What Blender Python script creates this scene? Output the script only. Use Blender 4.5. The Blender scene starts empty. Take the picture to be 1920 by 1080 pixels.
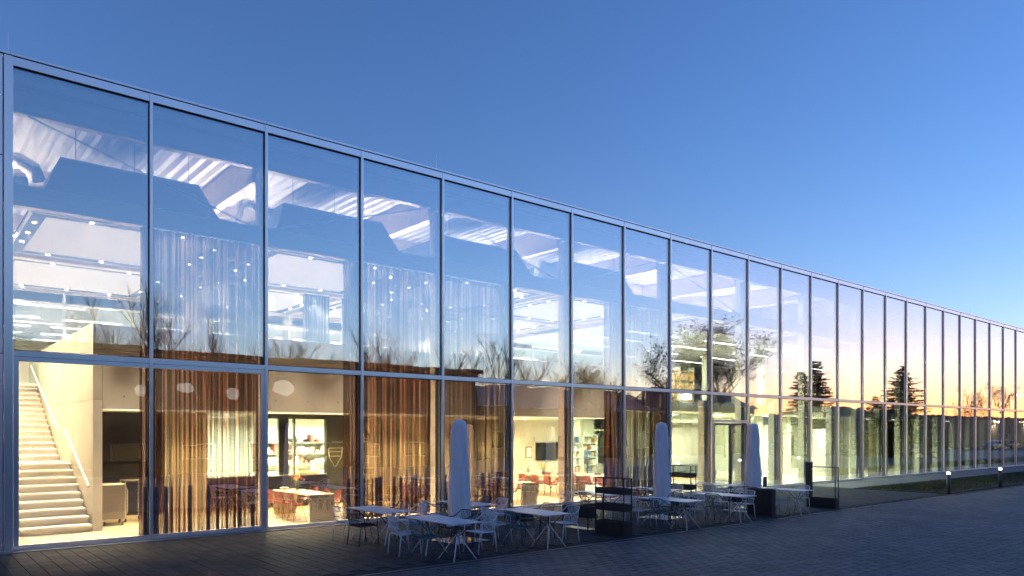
import bpy, math, random
from mathutils import Vector, Matrix
R_ = math.radians
random.seed(11)
sc = bpy.context.scene
COL = sc.collection

# ---------------------------------------------------------------- camera
cam = bpy.data.cameras.new('camera')
cam_o = bpy.data.objects.new('camera', cam); COL.objects.link(cam_o)
cam.sensor_width = 36.0; cam.lens = 26.194
cam.shift_y = 272/1920.0
cam.clip_start = 0.1; cam.clip_end = 4000
TH = R_(50.1877)
CAM = Vector((0.0, -18.809, 2.5))
cam_o.location = CAM
cam_o.rotation_euler = (math.pi/2, 0, TH - math.pi/2)
sc.camera = cam_o

# ---------------------------------------------------------------- sky, exposure
SUN_EL, SUN_AZ = R_(-0.3), R_(114)
world = bpy.data.worlds.new('World'); sc.world = world; world.use_nodes = True
wn = world.node_tree
sky = wn.nodes.new('ShaderNodeTexSky'); sky.sky_type = 'NISHITA'; sky.sun_disc = False
sky.sun_elevation = SUN_EL; sky.sun_rotation = SUN_AZ
sky.ozone_density = 3.4; sky.dust_density = 0.2; sky.air_density = 1.0; sky.altitude = 200
bgn = wn.nodes['Background']; bgn.inputs['Strength'].default_value = 0.15
# multiple-scattering veil: the pale band that rings the whole horizon at dusk
gtc = wn.nodes.new('ShaderNodeTexCoord'); gsx = wn.nodes.new('ShaderNodeSeparateXYZ'); wn.links.new(gtc.outputs['Generated'], gsx.inputs[0])
gab = wn.nodes.new('ShaderNodeMath'); gab.operation = 'ABSOLUTE'; wn.links.new(gsx.outputs['Z'], gab.inputs[0])
gsu = wn.nodes.new('ShaderNodeMath'); gsu.operation = 'SUBTRACT'; gsu.inputs[0].default_value = 1.0; wn.links.new(gab.outputs[0], gsu.inputs[1])
gpw = wn.nodes.new('ShaderNodeMath'); gpw.operation = 'POWER'; gpw.inputs[1].default_value = 10.0; wn.links.new(gsu.outputs[0], gpw.inputs[0])
gvm = wn.nodes.new('ShaderNodeVectorMath'); gvm.operation = 'SCALE'; gvm.inputs[0].default_value = (.36,.30,.32); wn.links.new(gpw.outputs[0], gvm.inputs['Scale'])
gsc = wn.nodes.new('ShaderNodeVectorMath'); gsc.operation = 'SCALE'; gsc.inputs['Scale'].default_value = .98; wn.links.new(sky.outputs[0], gsc.inputs[0])
gad = wn.nodes.new('ShaderNodeVectorMath'); gad.operation = 'ADD'; wn.links.new(gsc.outputs[0], gad.inputs[0]); wn.links.new(gvm.outputs[0], gad.inputs[1])
wn.links.new(gad.outputs[0], bgn.inputs['Color'])
sc.view_settings.view_transform = 'Standard'; sc.view_settings.look = 'None'
sc.view_settings.gamma = 1.0; sc.view_settings.use_curve_mapping = False
sc.view_settings.exposure = 3.25
sc.render.engine = 'CYCLES'
cy = sc.cycles
cy.use_denoising = True
try: cy.denoiser = 'OPENIMAGEDENOISE'
except Exception: pass
cy.max_bounces = 10; cy.diffuse_bounces = 4; cy.glossy_bounces = 5
cy.transmission_bounces = 6; cy.transparent_max_bounces = 24
cy.sample_clamp_indirect = 4.0; cy.blur_glossy = 0.5
cy.caustics_reflective = False; cy.caustics_refractive = False
cy.use_light_tree = True

# ---------------------------------------------------------------- helpers
class MB:
    def __init__(s): s.v = []; s.f = []
    def quad(s, a, b, c, d):
        n = len(s.v); s.v += [tuple(a), tuple(b), tuple(c), tuple(d)]; s.f.append((n, n+1, n+2, n+3)); return s
    def box(s, x0, x1, y0, y1, z0, z1):
        n = len(s.v)
        s.v += [(x0,y0,z0),(x1,y0,z0),(x1,y1,z0),(x0,y1,z0),(x0,y0,z1),(x1,y0,z1),(x1,y1,z1),(x0,y1,z1)]
        s.f += [tuple(n+i for i in q) for q in ((0,3,2,1),(4,5,6,7),(0,1,5,4),(1,2,6,5),(2,3,7,6),(3,0,4,7))]
        return s
    def bbox(s, x0, x1, y0, y1, z0, z1, b):           # box with chamfered edges all round
        n = len(s.v); P = []
        for sx in (0,1):
            for sy in (0,1):
                for sz in (0,1):
                    X, Y, Z = (x0,x1)[sx], (y0,y1)[sy], (z0,z1)[sz]
                    dx, dy, dz = (b,-b)[sx], (b,-b)[sy], (b,-b)[sz]
                    P += [(X, Y+dy, Z+dz), (X+dx, Y, Z+dz), (X+dx, Y+dy, Z)]
        s.v += P
        i = lambda sx,sy,sz,k: n + (sx*4+sy*2+sz)*3 + k
        F = []
        for sx in (0,1):
            q = [i(sx,0,0,0), i(sx,1,0,0), i(sx,1,1,0), i(sx,0,1,0)]; F.append(q if sx else q[::-1])
        for sy in (0,1):
            q = [i(0,sy,0,1), i(0,sy,1,1), i(1,sy,1,1), i(1,sy,0,1)]; F.append(q if sy else q[::-1])
        for sz in (0,1):
            q = [i(0,0,sz,2), i(1,0,sz,2), i(1,1,sz,2), i(0,1,sz,2)]; F.append(q if sz else q[::-1])
        for a in (0,1):
            for c in (0,1):
                F.append([i(a,c,0,0), i(a,c,1,0), i(a,c,1,1), i(a,c,0,1)])
                F.append([i(a,0,c,0), i(a,1,c,0), i(a,1,c,2), i(a,0,c,2)])
                F.append([i(0,a,c,1), i(1,a,c,1), i(1,a,c,2), i(0,a,c,2)])
        for sx in (0,1):
            for sy in (0,1):
                for sz in (0,1): F.append([i(sx,sy,sz,0), i(sx,sy,sz,1), i(sx,sy,sz,2)])
        s.f += [tuple(q) for q in F]; return s
    def tube(s, pts, r, k=6, r1=None, cap=True):
        pts = [Vector(p) for p in pts]; m = len(pts); n0 = len(s.v)
        up = None
        for j, p in enumerate(pts):
            t = (pts[min(j+1,m-1)] - pts[max(j-1,0)]).normalized()
            if up is None:
                up = t.cross(Vector((0,0,1)))
                if up.length < 1e-3: up = t.cross(Vector((1,0,0)))
                up.normalize()
            else:
                up = (up - t*up.dot(t))
                if up.length < 1e-6: up = t.orthogonal()
                up.normalize()
            w = t.cross(up)
            rr = r if r1 is None else r + (r1-r)*j/max(1,m-1)
            for a in range(k):
                an = 2*math.pi*a/k
                s.v.append(tuple(p + up*math.cos(an)*rr + w*math.sin(an)*rr))
        for j in range(m-1):
            for a in range(k):
                b = (a+1) % k
                s.f.append((n0+j*k+a, n0+j*k+b, n0+(j+1)*k+b, n0+(j+1)*k+a))
        if cap:
            s.f.append(tuple(n0+a for a in range(k))[::-1]); s.f.append(tuple(n0+(m-1)*k+a for a in range(k)))
        return s
    def lathe(s, prof, k=16, c=(0,0), wob=None):
        n0 = len(s.v)
        for j, (r, z) in enumerate(prof):
            for a in range(k):
                an = 2*math.pi*a/k
                rr = r if wob is None else wob(r, z, an)
                s.v.append((c[0]+math.cos(an)*rr, c[1]+math.sin(an)*rr, z))
        for j in range(len(prof)-1):
            for a in range(k):
                b = (a+1) % k
                s.f.append((n0+j*k+a, n0+j*k+b, n0+(j+1)*k+b, n0+(j+1)*k+a))
        s.f.append(tuple(n0+a for a in range(k))[::-1]); s.f.append(tuple(n0+(len(prof)-1)*k+a for a in range(k)))
        return s
    def prism(s, poly, axis, a0, a1):       # poly of 2D points, extruded along axis
        n = len(s.v); m = len(poly)
        def mk(p, a): return {0:(a,p[0],p[1]),1:(p[0],a,p[1]),2:(p[0],p[1],a)}[axis]
        s.v += [mk(p,a0) for p in poly] + [mk(p,a1) for p in poly]
        s.f.append(tuple(range(n,n+m))[::-1]); s.f.append(tuple(range(n+m,n+2*m)))
        for i in range(m):
            j = (i+1) % m; s.f.append((n+i,n+j,n+m+j,n+m+i))
        return s
    def mesh(s, name, smooth=False):
        me = bpy.data.meshes.new(name); me.from_pydata(s.v, [], s.f); me.update()
        import bmesh
        bm = bmesh.new(); bm.from_mesh(me); bmesh.ops.recalc_face_normals(bm, faces=bm.faces) if len(s.f) < 20000 else None
        bm.to_mesh(me); bm.free()
        if smooth: me.polygons.foreach_set('use_smooth', [True]*len(me.polygons))
        return me
    def build(s, name, mat, parent=None, smooth=False):
        me = s.mesh(name, smooth); me.materials.append(mat)
        return link(name, me, parent)
def link(name, data, parent=None, loc=None):
    o = bpy.data.objects.new(name, data); COL.objects.link(o)
    if parent: o.parent = parent
    if loc is not None: o.location = loc
    return o
def tag(o, label=None, cat=None, group=None, kind=None):
    if label: o['label'] = label
    if cat: o['category'] = cat
    if group: o['group'] = group
    if kind: o['kind'] = kind
    return o
def empty(name, loc=(0,0,0), rz=0, label=None, cat=None, group=None):
    o = link(name, None); o.location = loc; o.rotation_euler = (0,0,rz)
    o.empty_display_size = .2
    return tag(o, label, cat, group)
def kids(o): return [c for c in bpy.data.objects if c.parent is o]
def copy_tree(o, parent=None):
    c = o.copy(); COL.objects.link(c); c.parent = parent
    for ch in TREE.get(o.name, []) or kids(o): copy_tree(ch, c)
    return c
TREE = {}
def bx(name, mat, parent, *a, bev=0):
    m = MB(); m.bbox(*a, bev) if bev else m.box(*a)
    return m.build(name, mat, parent)

# ---------------------------------------------------------------- materials
def nmat(name):
    m = bpy.data.materials.new(name); m.use_nodes = True
    nt = m.node_tree; nt.nodes.clear()
    out = nt.nodes.new('ShaderNodeOutputMaterial')
    return m, nt, out
def nd(nt, t, **kw):
    n = nt.nodes.new(t)
    for k, v in kw.items(): setattr(n, k, v)
    return n
def pbr(name, col, rough=.6, metal=0., var=.12, scale=2., bump=0., bscale=25., rand=0., detail=4, stretch=(1,1,1), spec=.5, col2=None, stain=0.):
    m, nt, out = nmat(name)
    b = nd(nt, 'ShaderNodeBsdfPrincipled'); nt.links.new(b.outputs[0], out.inputs[0])
    b.inputs['Roughness'].default_value = rough; b.inputs['Metallic'].default_value = metal
    b.inputs['Specular IOR Level'].default_value = spec
    tc = nd(nt, 'ShaderNodeTexCoord'); mp = nd(nt, 'ShaderNodeMapping'); mp.inputs['Scale'].default_value = stretch
    nt.links.new(tc.outputs['Object'], mp.inputs[0])
    no = nd(nt, 'ShaderNodeTexNoise'); no.inputs['Scale'].default_value = scale; no.inputs['Detail'].default_value = detail
    nt.links.new(mp.outputs[0], no.inputs['Vector'])
    cr = nd(nt, 'ShaderNodeValToRGB')
    c = Vector(col); lo = c*(1-var); hi = Vector(col2) if col2 else c*(1+var)
    cr.color_ramp.elements[0].position = .3; cr.color_ramp.elements[1].position = .7
    cr.color_ramp.elements[0].color = (*lo, 1); cr.color_ramp.elements[1].color = (*hi, 1)
    nt.links.new(no.outputs['Fac'], cr.inputs[0])
    last = cr.outputs[0]
    if stain:
        gp = nd(nt, 'ShaderNodeNewGeometry'); sn = nd(nt, 'ShaderNodeTexNoise'); sn.inputs['Scale'].default_value = .42; sn.inputs['Detail'].default_value = 6; sn.inputs['Roughness'].default_value = .62
        nt.links.new(gp.outputs['Position'], sn.inputs['Vector'])
        sm = nd(nt, 'ShaderNodeMapRange'); sm.inputs['From Min'].default_value = .3; sm.inputs['From Max'].default_value = .7; sm.inputs['To Min'].default_value = 1-stain; sm.inputs['To Max'].default_value = 1+stain
        nt.links.new(sn.outputs['Fac'], sm.inputs['Value'])
        h2 = nd(nt, 'ShaderNodeHueSaturation'); nt.links.new(last, h2.inputs['Color']); nt.links.new(sm.outputs[0], h2.inputs['Value']); last = h2.outputs[0]
    if rand:
        oi = nd(nt, 'ShaderNodeObjectInfo'); ge = nd(nt, 'ShaderNodeNewGeometry')
        ad = nd(nt, 'ShaderNodeMath', operation='ADD'); fr = nd(nt, 'ShaderNodeMath', operation='FRACT')
        nt.links.new(oi.outputs['Random'], ad.inputs[0]); nt.links.new(ge.outputs['Random Per Island'], ad.inputs[1])
        nt.links.new(ad.outputs[0], fr.inputs[0])
        mr = nd(nt, 'ShaderNodeMapRange'); mr.inputs['To Min'].default_value = 1-rand; mr.inputs['To Max'].default_value = 1+rand
        nt.links.new(fr.outputs[0], mr.inputs['Value'])
        hs = nd(nt, 'ShaderNodeHueSaturation'); nt.links.new(last, hs.inputs['Color']); nt.links.new(mr.outputs[0], hs.inputs['Value'])
        last = hs.outputs[0]
    nt.links.new(last, b.inputs['Base Color'])
    if bump:
        n2 = nd(nt, 'ShaderNodeTexNoise'); n2.inputs['Scale'].default_value = bscale; n2.inputs['Detail'].default_value = 5
        nt.links.new(mp.outputs[0], n2.inputs['Vector'])
        bp = nd(nt, 'ShaderNodeBump'); bp.inputs['Strength'].default_value = .6; bp.inputs['Distance'].default_value = bump
        nt.links.new(n2.outputs['Fac'], bp.inputs['Height']); nt.links.new(bp.outputs[0], b.inputs['Normal'])
    return m
def emis(name, col, strength):
    m, nt, out = nmat(name)
    e = nd(nt, 'ShaderNodeEmission'); e.inputs[0].default_value = (*col, 1); e.inputs[1].default_value = strength
    nt.links.new(e.outputs[0], out.inputs[0]); return m
def glass(name, tint=(.93,.97,.96), mult=1.9, base=0., warp=.0022, rough=0.0, wscale=.5, pwr=5.0):
    """thin architectural glass: fresnel mix of clear transmission and mirror reflection, slightly wavy"""
    m, nt, out = nmat(name)
    tr = nd(nt, 'ShaderNodeBsdfTransparent'); tr.inputs[0].default_value = (*tint, 1)
    gl = nd(nt, 'ShaderNodeBsdfGlossy'); gl.inputs['Roughness'].default_value = rough; gl.inputs['Color'].default_value = (.97,.98,1,1)
    fr = nd(nt, 'ShaderNodeFresnel'); fr.inputs['IOR'].default_value = 1.5
    # facing test keeps the fresnel of the inner face that of a pane, not of a solid block
    ge = nd(nt, 'ShaderNodeNewGeometry')
    lw = nd(nt, 'ShaderNodeLayerWeight'); lw.inputs['Blend'].default_value = .5
    pw = nd(nt, 'ShaderNodeMath', operation='POWER'); pw.inputs[1].default_value = pwr
    nt.links.new(lw.outputs['Facing'], pw.inputs[0])
    ma = nd(nt, 'ShaderNodeMath', operation='MULTIPLY_ADD', use_clamp=True); ma.inputs[1].default_value = .96*min(1,mult*.62) if pwr > 4 else 1-base; ma.inputs[2].default_value = .04*mult + base if pwr > 4 else base
    nt.links.new(pw.outputs[0], ma.inputs[0])
    mx = nd(nt, 'ShaderNodeMixShader'); nt.links.new(ma.outputs[0], mx.inputs[0])
    nt.links.new(tr.outputs[0], mx.inputs[1]); nt.links.new(gl.outputs[0], mx.inputs[2])
    if warp:
        tc = nd(nt, 'ShaderNodeTexCoord'); oi = nd(nt, 'ShaderNodeObjectInfo')
        mp = nd(nt, 'ShaderNodeMapping'); nt.links.new(tc.outputs['Object'], mp.inputs[0])
        cb = nd(nt, 'ShaderNodeCombineXYZ'); mu = nd(nt, 'ShaderNodeMath', operation='MULTIPLY'); mu.inputs[1].default_value = 40
        nt.links.new(oi.outputs['Random'], mu.inputs[0]); nt.links.new(mu.outputs[0], cb.inputs[1]); nt.links.new(cb.outputs[0], mp.inputs['Location'])
        no = nd(nt, 'ShaderNodeTexNoise'); no.inputs['Scale'].default_value = wscale; no.inputs['Detail'].default_value = 1.5
        nt.links.new(mp.outputs[0], no.inputs['Vector'])
        bp = nd(nt, 'ShaderNodeBump'); bp.inputs['Strength'].default_value = 1; bp.inputs['Distance'].default_value = warp
        nt.links.new(no.outputs['Fac'], bp.inputs['Height']); nt.links.new(bp.outputs[0], gl.inputs['Normal'])
    nt.links.new(mx.outputs[0], out.inputs[0]); return m
def fabric(name, col, clear=.2, trans=.6, hem=None, rough=.8, hemz=1.15):
    """sheer woven curtain: diffuse + translucent + a little see-through"""
    m, nt, out = nmat(name)
    tc = nd(nt, 'ShaderNodeTexCoord')
    no = nd(nt, 'ShaderNodeTexNoise'); no.inputs['Scale'].default_value = 1; no.inputs['Detail'].default_value = 3
    mp = nd(nt, 'ShaderNodeMapping'); mp.inputs['Scale'].default_value = (21, .01, .03)
    nt.links.new(tc.outputs['Object'], mp.inputs[0]); nt.links.new(mp.outputs[0], no.inputs['Vector'])
    cr = nd(nt, 'ShaderNodeValToRGB'); cr.color_ramp.elements[0].position = .44; cr.color_ramp.elements[1].position = .62
    cr.color_ramp.elements[0].color = (*(Vector(col)*.14), 1); cr.color_ramp.elements[1].color = (*(Vector(col)*1.35), 1)  # dark stripes put the shade of overlapping folds into the cloth colour
    nt.links.new(no.outputs['Fac'], cr.inputs[0]); colr = cr.outputs[0]
    clr = nd(nt, 'ShaderNodeMapRange'); clr.inputs['From Min'].default_value = .35; clr.inputs['From Max'].default_value = .65
    clr.inputs['To Min'].default_value = clear*.15; clr.inputs['To Max'].default_value = clear*1.85
    nt.links.new(no.outputs['Fac'], clr.inputs['Value']); clo = clr.outputs[0]
    if hem:      # woven dark tabs at the foot of some pleats
        sx = nd(nt, 'ShaderNodeSeparateXYZ'); nt.links.new(tc.outputs['Object'], sx.inputs[0])
        lt = nd(nt, 'ShaderNodeMath', operation='LESS_THAN'); lt.inputs[1].default_value = hemz; nt.links.new(sx.outputs['Z'], lt.inputs[0])
        n2 = nd(nt, 'ShaderNodeTexNoise'); n2.inputs['Scale'].default_value = 1; n2.inputs['Detail'].default_value = 0
        m2 = nd(nt, 'ShaderNodeMapping'); m2.inputs['Scale'].default_value = (9, .01, .01); nt.links.new(tc.outputs['Object'], m2.inputs[0]); nt.links.new(m2.outputs[0], n2.inputs['Vector'])
        gt = nd(nt, 'ShaderNodeMath', operation='GREATER_THAN'); gt.inputs[1].default_value = .52; nt.links.new(n2.outputs['Fac'], gt.inputs[0])
        mu = nd(nt, 'ShaderNodeMath', operation='MULTIPLY'); nt.links.new(lt.outputs[0], mu.inputs[0]); nt.links.new(gt.outputs[0], mu.inputs[1])
        mc = nd(nt, 'ShaderNodeMix', data_type='RGBA'); nt.links.new(mu.outputs[0], mc.inputs['Factor']); nt.links.new(colr, mc.inputs['A']); mc.inputs['B'].default_value = (*hem, 1)
        colr = mc.outputs['Result']
        iv = nd(nt, 'ShaderNodeMath', operation='MULTIPLY_ADD'); iv.inputs[1].default_value = -1; iv.inputs[2].default_value = 1; nt.links.new(mu.outputs[0], iv.inputs[0])
        m3 = nd(nt, 'ShaderNodeMath', operation='MULTIPLY'); nt.links.new(iv.outputs[0], m3.inputs[0]); nt.links.new(clo, m3.inputs[1]); clo = m3.outputs[0]
    df = nd(nt, 'ShaderNodeBsdfDiffuse'); tl = nd(nt, 'ShaderNodeBsdfTranslucent'); tp = nd(nt, 'ShaderNodeBsdfTransparent')
    nt.links.new(colr, df.inputs[0]); nt.links.new(colr, tl.inputs[0])
    a = nd(nt, 'ShaderNodeMixShader'); a.inputs[0].default_value = trans; nt.links.new(df.outputs[0], a.inputs[1]); nt.links.new(tl.outputs[0], a.inputs[2])
    b = nd(nt, 'ShaderNodeMixShader'); nt.links.new(clo, b.inputs[0]); nt.links.new(a.outputs[0], b.inputs[1]); nt.links.new(tp.outputs[0], b.inputs[2])
    nt.links.new(b.outputs[0], out.inputs[0]); return m

M = {}
M['alu'] = pbr('aluminium', (.95,.94,.94), .3, .75, .05, .7)
M['alu_d'] = pbr('dark_anodised', (.10,.10,.12), .5, .4, .1, 2)
M['gasket'] = pbr('gasket', (.012,.012,.014), .6, 0, .1, 3)
M['cladding'] = pbr('cladding', (.95,.91,.94), .34, .7, .06, .5)
M['glass'] = glass('facade_glass', base=.41, pwr=2.6, warp=.005)
M['glass_low'] = glass('facade_glass_lower', base=.28, pwr=2.4, warp=.0055, wscale=.7)
M['glass_in'] = glass('partition_glass', (.95,.98,.97), 1.0, 0, 0)
M['glass_blue'] = glass('tinted_glass', (.55,.72,.78), 1.2, 0.05, 0)
M['concrete'] = pbr('concrete', (.50,.46,.40), .75, 0, .16, .9, .004, 14, detail=8)
M['concrete_in'] = pbr('fair_faced_concrete', (.58,.54,.47), .7, 0, .12, 1.3, .003, 18, detail=8)
M['plaster'] = pbr('plaster', (.78,.76,.71), .8, 0, .03, .6)
M['plaster_g'] = pbr('pale_plaster', (.72,.74,.62), .8, 0, .03, .6)
M['timber'] = pbr('pale_timber', (.60,.49,.42), .6, 0, .14, 1.2, .001, 30, stretch=(1,6,6))
M['deck'] = pbr('galvanised_deck', (.78,.74,.73), .75, 0, .06, 1.5)
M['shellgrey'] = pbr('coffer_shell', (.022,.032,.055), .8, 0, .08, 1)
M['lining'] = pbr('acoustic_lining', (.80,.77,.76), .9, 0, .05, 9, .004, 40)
M['ring'] = pbr('dark_channel', (.06,.07,.10), .7, 0, .1, 2)
M['terrazzo'] = pbr('terrazzo', (.62,.56,.46), .32, 0, .12, 45, 0, detail=6)
M['carpet'] = pbr('carpet', (.35,.34,.31), .9, 0, .1, 30)
M['black'] = pbr('black_panel', (.012,.012,.013), .22, 0, .1, 2)
M['blackm'] = pbr('black_powder_coat', (.018,.019,.021), .5, 0, .2, 8, .0006, 120)
M['steel'] = pbr('brushed_steel', (.58,.56,.52), .3, .95, .05, 2, stretch=(1,1,14))
M['chrome'] = pbr('polished_steel', (.72,.72,.72), .12, 1, .04, 2)
M['duct'] = pbr('duct_foil', (.72,.72,.74), .22, .95, .08, 6, .004, 9)
M['grey_cart'] = pbr('grey_cart_panel', (.22,.20,.17), .5, .2, .06, 2)
M['maple'] = pbr('maple_top', (.66,.50,.30), .4, 0, .08, 2, stretch=(8,1,1))
M['table_end'] = pbr('sandy_laminate', (.52,.44,.32), .55, 0, .05, 60)
M['red'] = pbr('brick_red_shell', (.24,.05,.036), .5, 0, .06, 3)
M['redwire'] = pbr('red_brown_wire', (.16,.05,.035), .4, .3, .1, 5)
M['white_top'] = pbr('white_table_top', (.74,.74,.76), .38, 0, .03, 3)
M['ch_white'] = pbr('white_wire', (.84,.85,.86), .4, 0, .06, 9)
M['ch_blue'] = pbr('pale_blue_wire', (.44,.55,.60), .4, 0, .06, 9)
M['ch_teal'] = pbr('teal_wire', (.09,.20,.22), .4, 0, .08, 9)
M['ch_black'] = pbr('black_wire', (.018,.018,.02), .4, 0, .1, 9)
M['ch_brown'] = pbr('brown_wire', (.06,.035,.028), .4, 0, .1, 9)
M['canvas'] = pbr('white_parasol_cover', (.90,.89,.88), .75, 0, .06, 5, .07, 3.0, stretch=(1.3,1.3,.55))
M['curt_brown'] = fabric('brown_sheer', (.25,.108,.058), .18, .6, hem=(.02,.012,.012))
M['curt_dark'] = fabric('dark_brown_sheer', (.12,.056,.036), .16, .55, hem=(.014,.01,.01))
M['curt_green'] = fabric('pale_green_sheer', (.62,.62,.42), .25, .6)
M['curt_blue'] = fabric('blue_grey_sheer', (.13,.15,.19), .15, .45)
M['paver'] = pbr('terrace_paver', (.043,.044,.049), .7, 0, .16, 5, .002, 45, rand=.26, spec=.2, stain=.28)
M['paver2'] = pbr('plaza_paver', (.080,.080,.084), .6, 0, .14, 4, .0025, 30, rand=.24, spec=.35, stain=.3)
M['joint'] = pbr('joint_sand', (.026,.026,.027), .95, 0, .3, 20)
M['path'] = pbr('path_slab', (.24,.24,.24), .7, 0, .1, 3, .002, 40)
M['soil'] = pbr('soil', (.028,.021,.015), .95, 0, .3, 8, .02, 10)
M['grass'] = pbr('grass_blades', (.055,.068,.02), .7, 0, .3, 1.5, rand=.3)
M['asphalt'] = pbr('asphalt', (.045,.046,.05), .85, 0, .25, .3, .003, 60)
M['bark'] = pbr('bark', (.05,.038,.028), .9, 0, .25, 3)
M['twig'] = pbr('twigs', (.045,.032,.022), .9, 0, .2, 2)
M['needle'] = pbr('needles', (.016,.032,.014), .8, 0, .3, 2, rand=.3)
M['olive'] = pbr('olive_leaves', (.05,.05,.018), .8, 0, .3, 2, rand=.3)
M['lowb'] = pbr('dark_brick_wall', (.045,.032,.025), .85, 0, .15, 1)
M['lowroof'] = pbr('grey_roof', (.12,.11,.14), .75, 0, .1, .6)
M['shed'] = pbr('shed_cladding', (.13,.12,.125), .5, .1, .1, .5)
M['hill'] = pbr('wooded_hill', (.028,.036,.036), .95, 0, .3, .03)
M['chalk'] = pbr('chalkboard', (.016,.018,.015), .8, 0, .2, 3)
M['chalkw'] = pbr('chalk', (.6,.6,.55), .9, 0, .1, 30)
M['yellow'] = pbr('yellow_plastic', (.70,.36,.03), .45, 0, .05, 3)
M['sofa'] = pbr('grey_green_upholstery', (.16,.17,.14), .9, 0, .1, 20, .002, 80)
M['armchair'] = pbr('sage_upholstery', (.34,.36,.27), .9, 0, .1, 20)
M['skin'] = pbr('skin', (.5,.32,.24), .6, 0, .05, 5)
M['shirt'] = pbr('blue_shirt', (.10,.15,.26), .85, 0, .1, 8)
M['trouser'] = pbr('dark_trousers', (.03,.03,.045), .85, 0, .1, 8)
M['hair'] = pbr('dark_hair', (.03,.02,.015), .7, 0, .1, 8)
M['paper'] = pbr('white_paper', (.75,.75,.72), .8, 0, .03, 5)
M['tulip'] = pbr('red_tulip', (.55,.05,.06), .5, 0, .2, 20)
M['tulipy'] = pbr('yellow_tulip', (.75,.50,.04), .5, 0, .2, 20)
M['leafg'] = pbr('stem_green', (.10,.22,.04), .6, 0, .2, 20)
M['carp'] = pbr('silver_car_paint', (.35,.38,.42), .25, .5, .04, 1)
M['carb'] = pbr('dark_car_paint', (.04,.05,.07), .2, .4, .04, 1)
M['carg'] = pbr('car_window', (.01,.012,.015), .08, 0, .05, 1)
M['tyre'] = pbr('tyre_rubber', (.015,.015,.015), .8, 0, .1, 9)
M['fridge'] = pbr('kitchen_white', (.75,.77,.70), .4, 0, .04, 2)
M['L_warm'] = emis('warm_lamp', (1,.86,.62), 7.0)
M['L_cool'] = emis('white_lamp', (1,.97,.86), 2.6)
M['L_soft'] = emis('cove_lamp', (1,.82,.5), .5)
M['L_win'] = emis('lit_window', (1,.95,.86), .05)
M['L_boll'] = emis('bollard_lamp', (1,.80,.50), 9.0)
M['L_exit'] = emis('lit_sign', (1,1,.95), 1.2)

WARM = (1.0,.63,.25); UPPER = (1.0,.79,.60); GREEN = (.98,1.0,.72)
INT = 1.0          # one dimmer for all interior lamps
def spot(loc, watts, col, ang=110, blend=.5, r=.06, rot=(0,0,0)):
    l = bpy.data.lights.new('spot_lamp', 'SPOT'); l.energy = watts*INT; l.color = col; l.spot_size = R_(ang); l.spot_blend = blend; l.shadow_soft_size = r
    o = link('spot_lamp', l); o.location = loc; o.rotation_euler = rot; return o
def area(loc, sx, sy, watts, col, rot=(0,0,0), spread=170):
    l = bpy.data.lights.new('strip_lamp', 'AREA'); l.shape = 'RECTANGLE'; l.size = sx; l.size_y = sy; l.energy = watts*INT; l.color = col; l.spread = R_(spread)
    o = link('strip_lamp', l); o.location = loc; o.rotation_euler = rot; return o

W = 2.74225; X0 = 1.92508
def MX(n): return X0 + n*W
NB = 28                                   # bays
XE = MX(NB)

# ================================================================ GROUND
g = MB().quad((-700,-700,-.03),(900,-700,-.03),(900,700,-.03),(-700,700,-.03)).build('ground', M['asphalt']); tag(g, kind='structure')
bed = MB().quad((-14,-40,-.014),(120,-40,-.014),(120,-.02,-.014),(-14,-.02,-.014)).build('paving_bed', M['joint']); tag(bed, kind='structure')

def proj(P):
    q = Vector(P) - CAM
    F = Vector((math.cos(TH), math.sin(TH), 0)); Rr = Vector((math.sin(TH), -math.cos(TH), 0))
    z = q.dot(F)
    if z < .5: return None
    return 960 + 1397*q.dot(Rr)/z, 812 - 1397*q.z/z, z
def paver_mesh(sx, sy, name, mat):
    m = MB(); b = .006
    hx, hy = sx/2, sy/2
    m.v = [(-hx,-hy,-.014),(hx,-hy,-.014),(hx,hy,-.014),(-hx,hy,-.014),(-hx,-hy,-b),(hx,-hy,-b),(hx,hy,-b),(-hx,hy,-b),(-hx+b,-hy+b,0),(hx-b,-hy+b,0),(hx-b,hy-b,0),(-hx+b,hy-b,0)]
    m.f = [(8,9,10,11)] + [(i,(i+1)%4,4+(i+1)%4,4+i) for i in range(4)] + [(4+i,4+(i+1)%4,8+(i+1)%4,8+i) for i in range(4)]
    return m
def lay(name, cells, sx, sy, mat, nmax=300):
    """cells: centres; the nmax that show largest become single pavers, the rest one field"""
    root = empty(name); tag(root, kind='structure')
    proto = paver_mesh(sx, sy, 'paver', mat)
    me = proto.mesh('paver'); me.materials.append(mat)
    vis = []; rest = []
    rr = random.Random(3)
    for (x, y) in cells:
        z = rr.uniform(-.0022, .0012)
        p = proj((x,y,0))
        if p and -20 < p[0] < 1940 and p[1] < 1100: vis.append((p[2], x, y, z))
        else: rest.append((0, x, y, z))
    vis.sort()
    for q in vis[:nmax]:
        o = link('paver', me, root, (q[1], q[2], q[3])); o.rotation_euler = (rr.uniform(-.004,.004), rr.uniform(-.004,.004), 0)
    mb = MB()
    for q in vis[nmax:] + rest:
        n = len(mb.v); mb.v += [(a+q[1], b+q[2], c+q[3]) for a,b,c in proto.v]; mb.f += [tuple(n+i for i in f) for f in proto.f]
    m2 = bpy.data.meshes.new('paver_field'); m2.from_pydata(mb.v, [], mb.f); m2.update(); m2.materials.append(mat)
    o = link('paver_field', m2, root); tag(o, kind='stuff')
cells = []
PX, PY = .262, .43
nx = int((33.4+4)/PX)
for i in range(nx):
    off = (i % 2)*.5*PY + (.13*PY if i % 3 == 0 else 0)
    for j in range(-1, 17):
        y = -.34 - PY*j - off
        if -6.98+PY/2 < y < -.16-PY*.35: cells.append((-4+PX*i, y))
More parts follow.
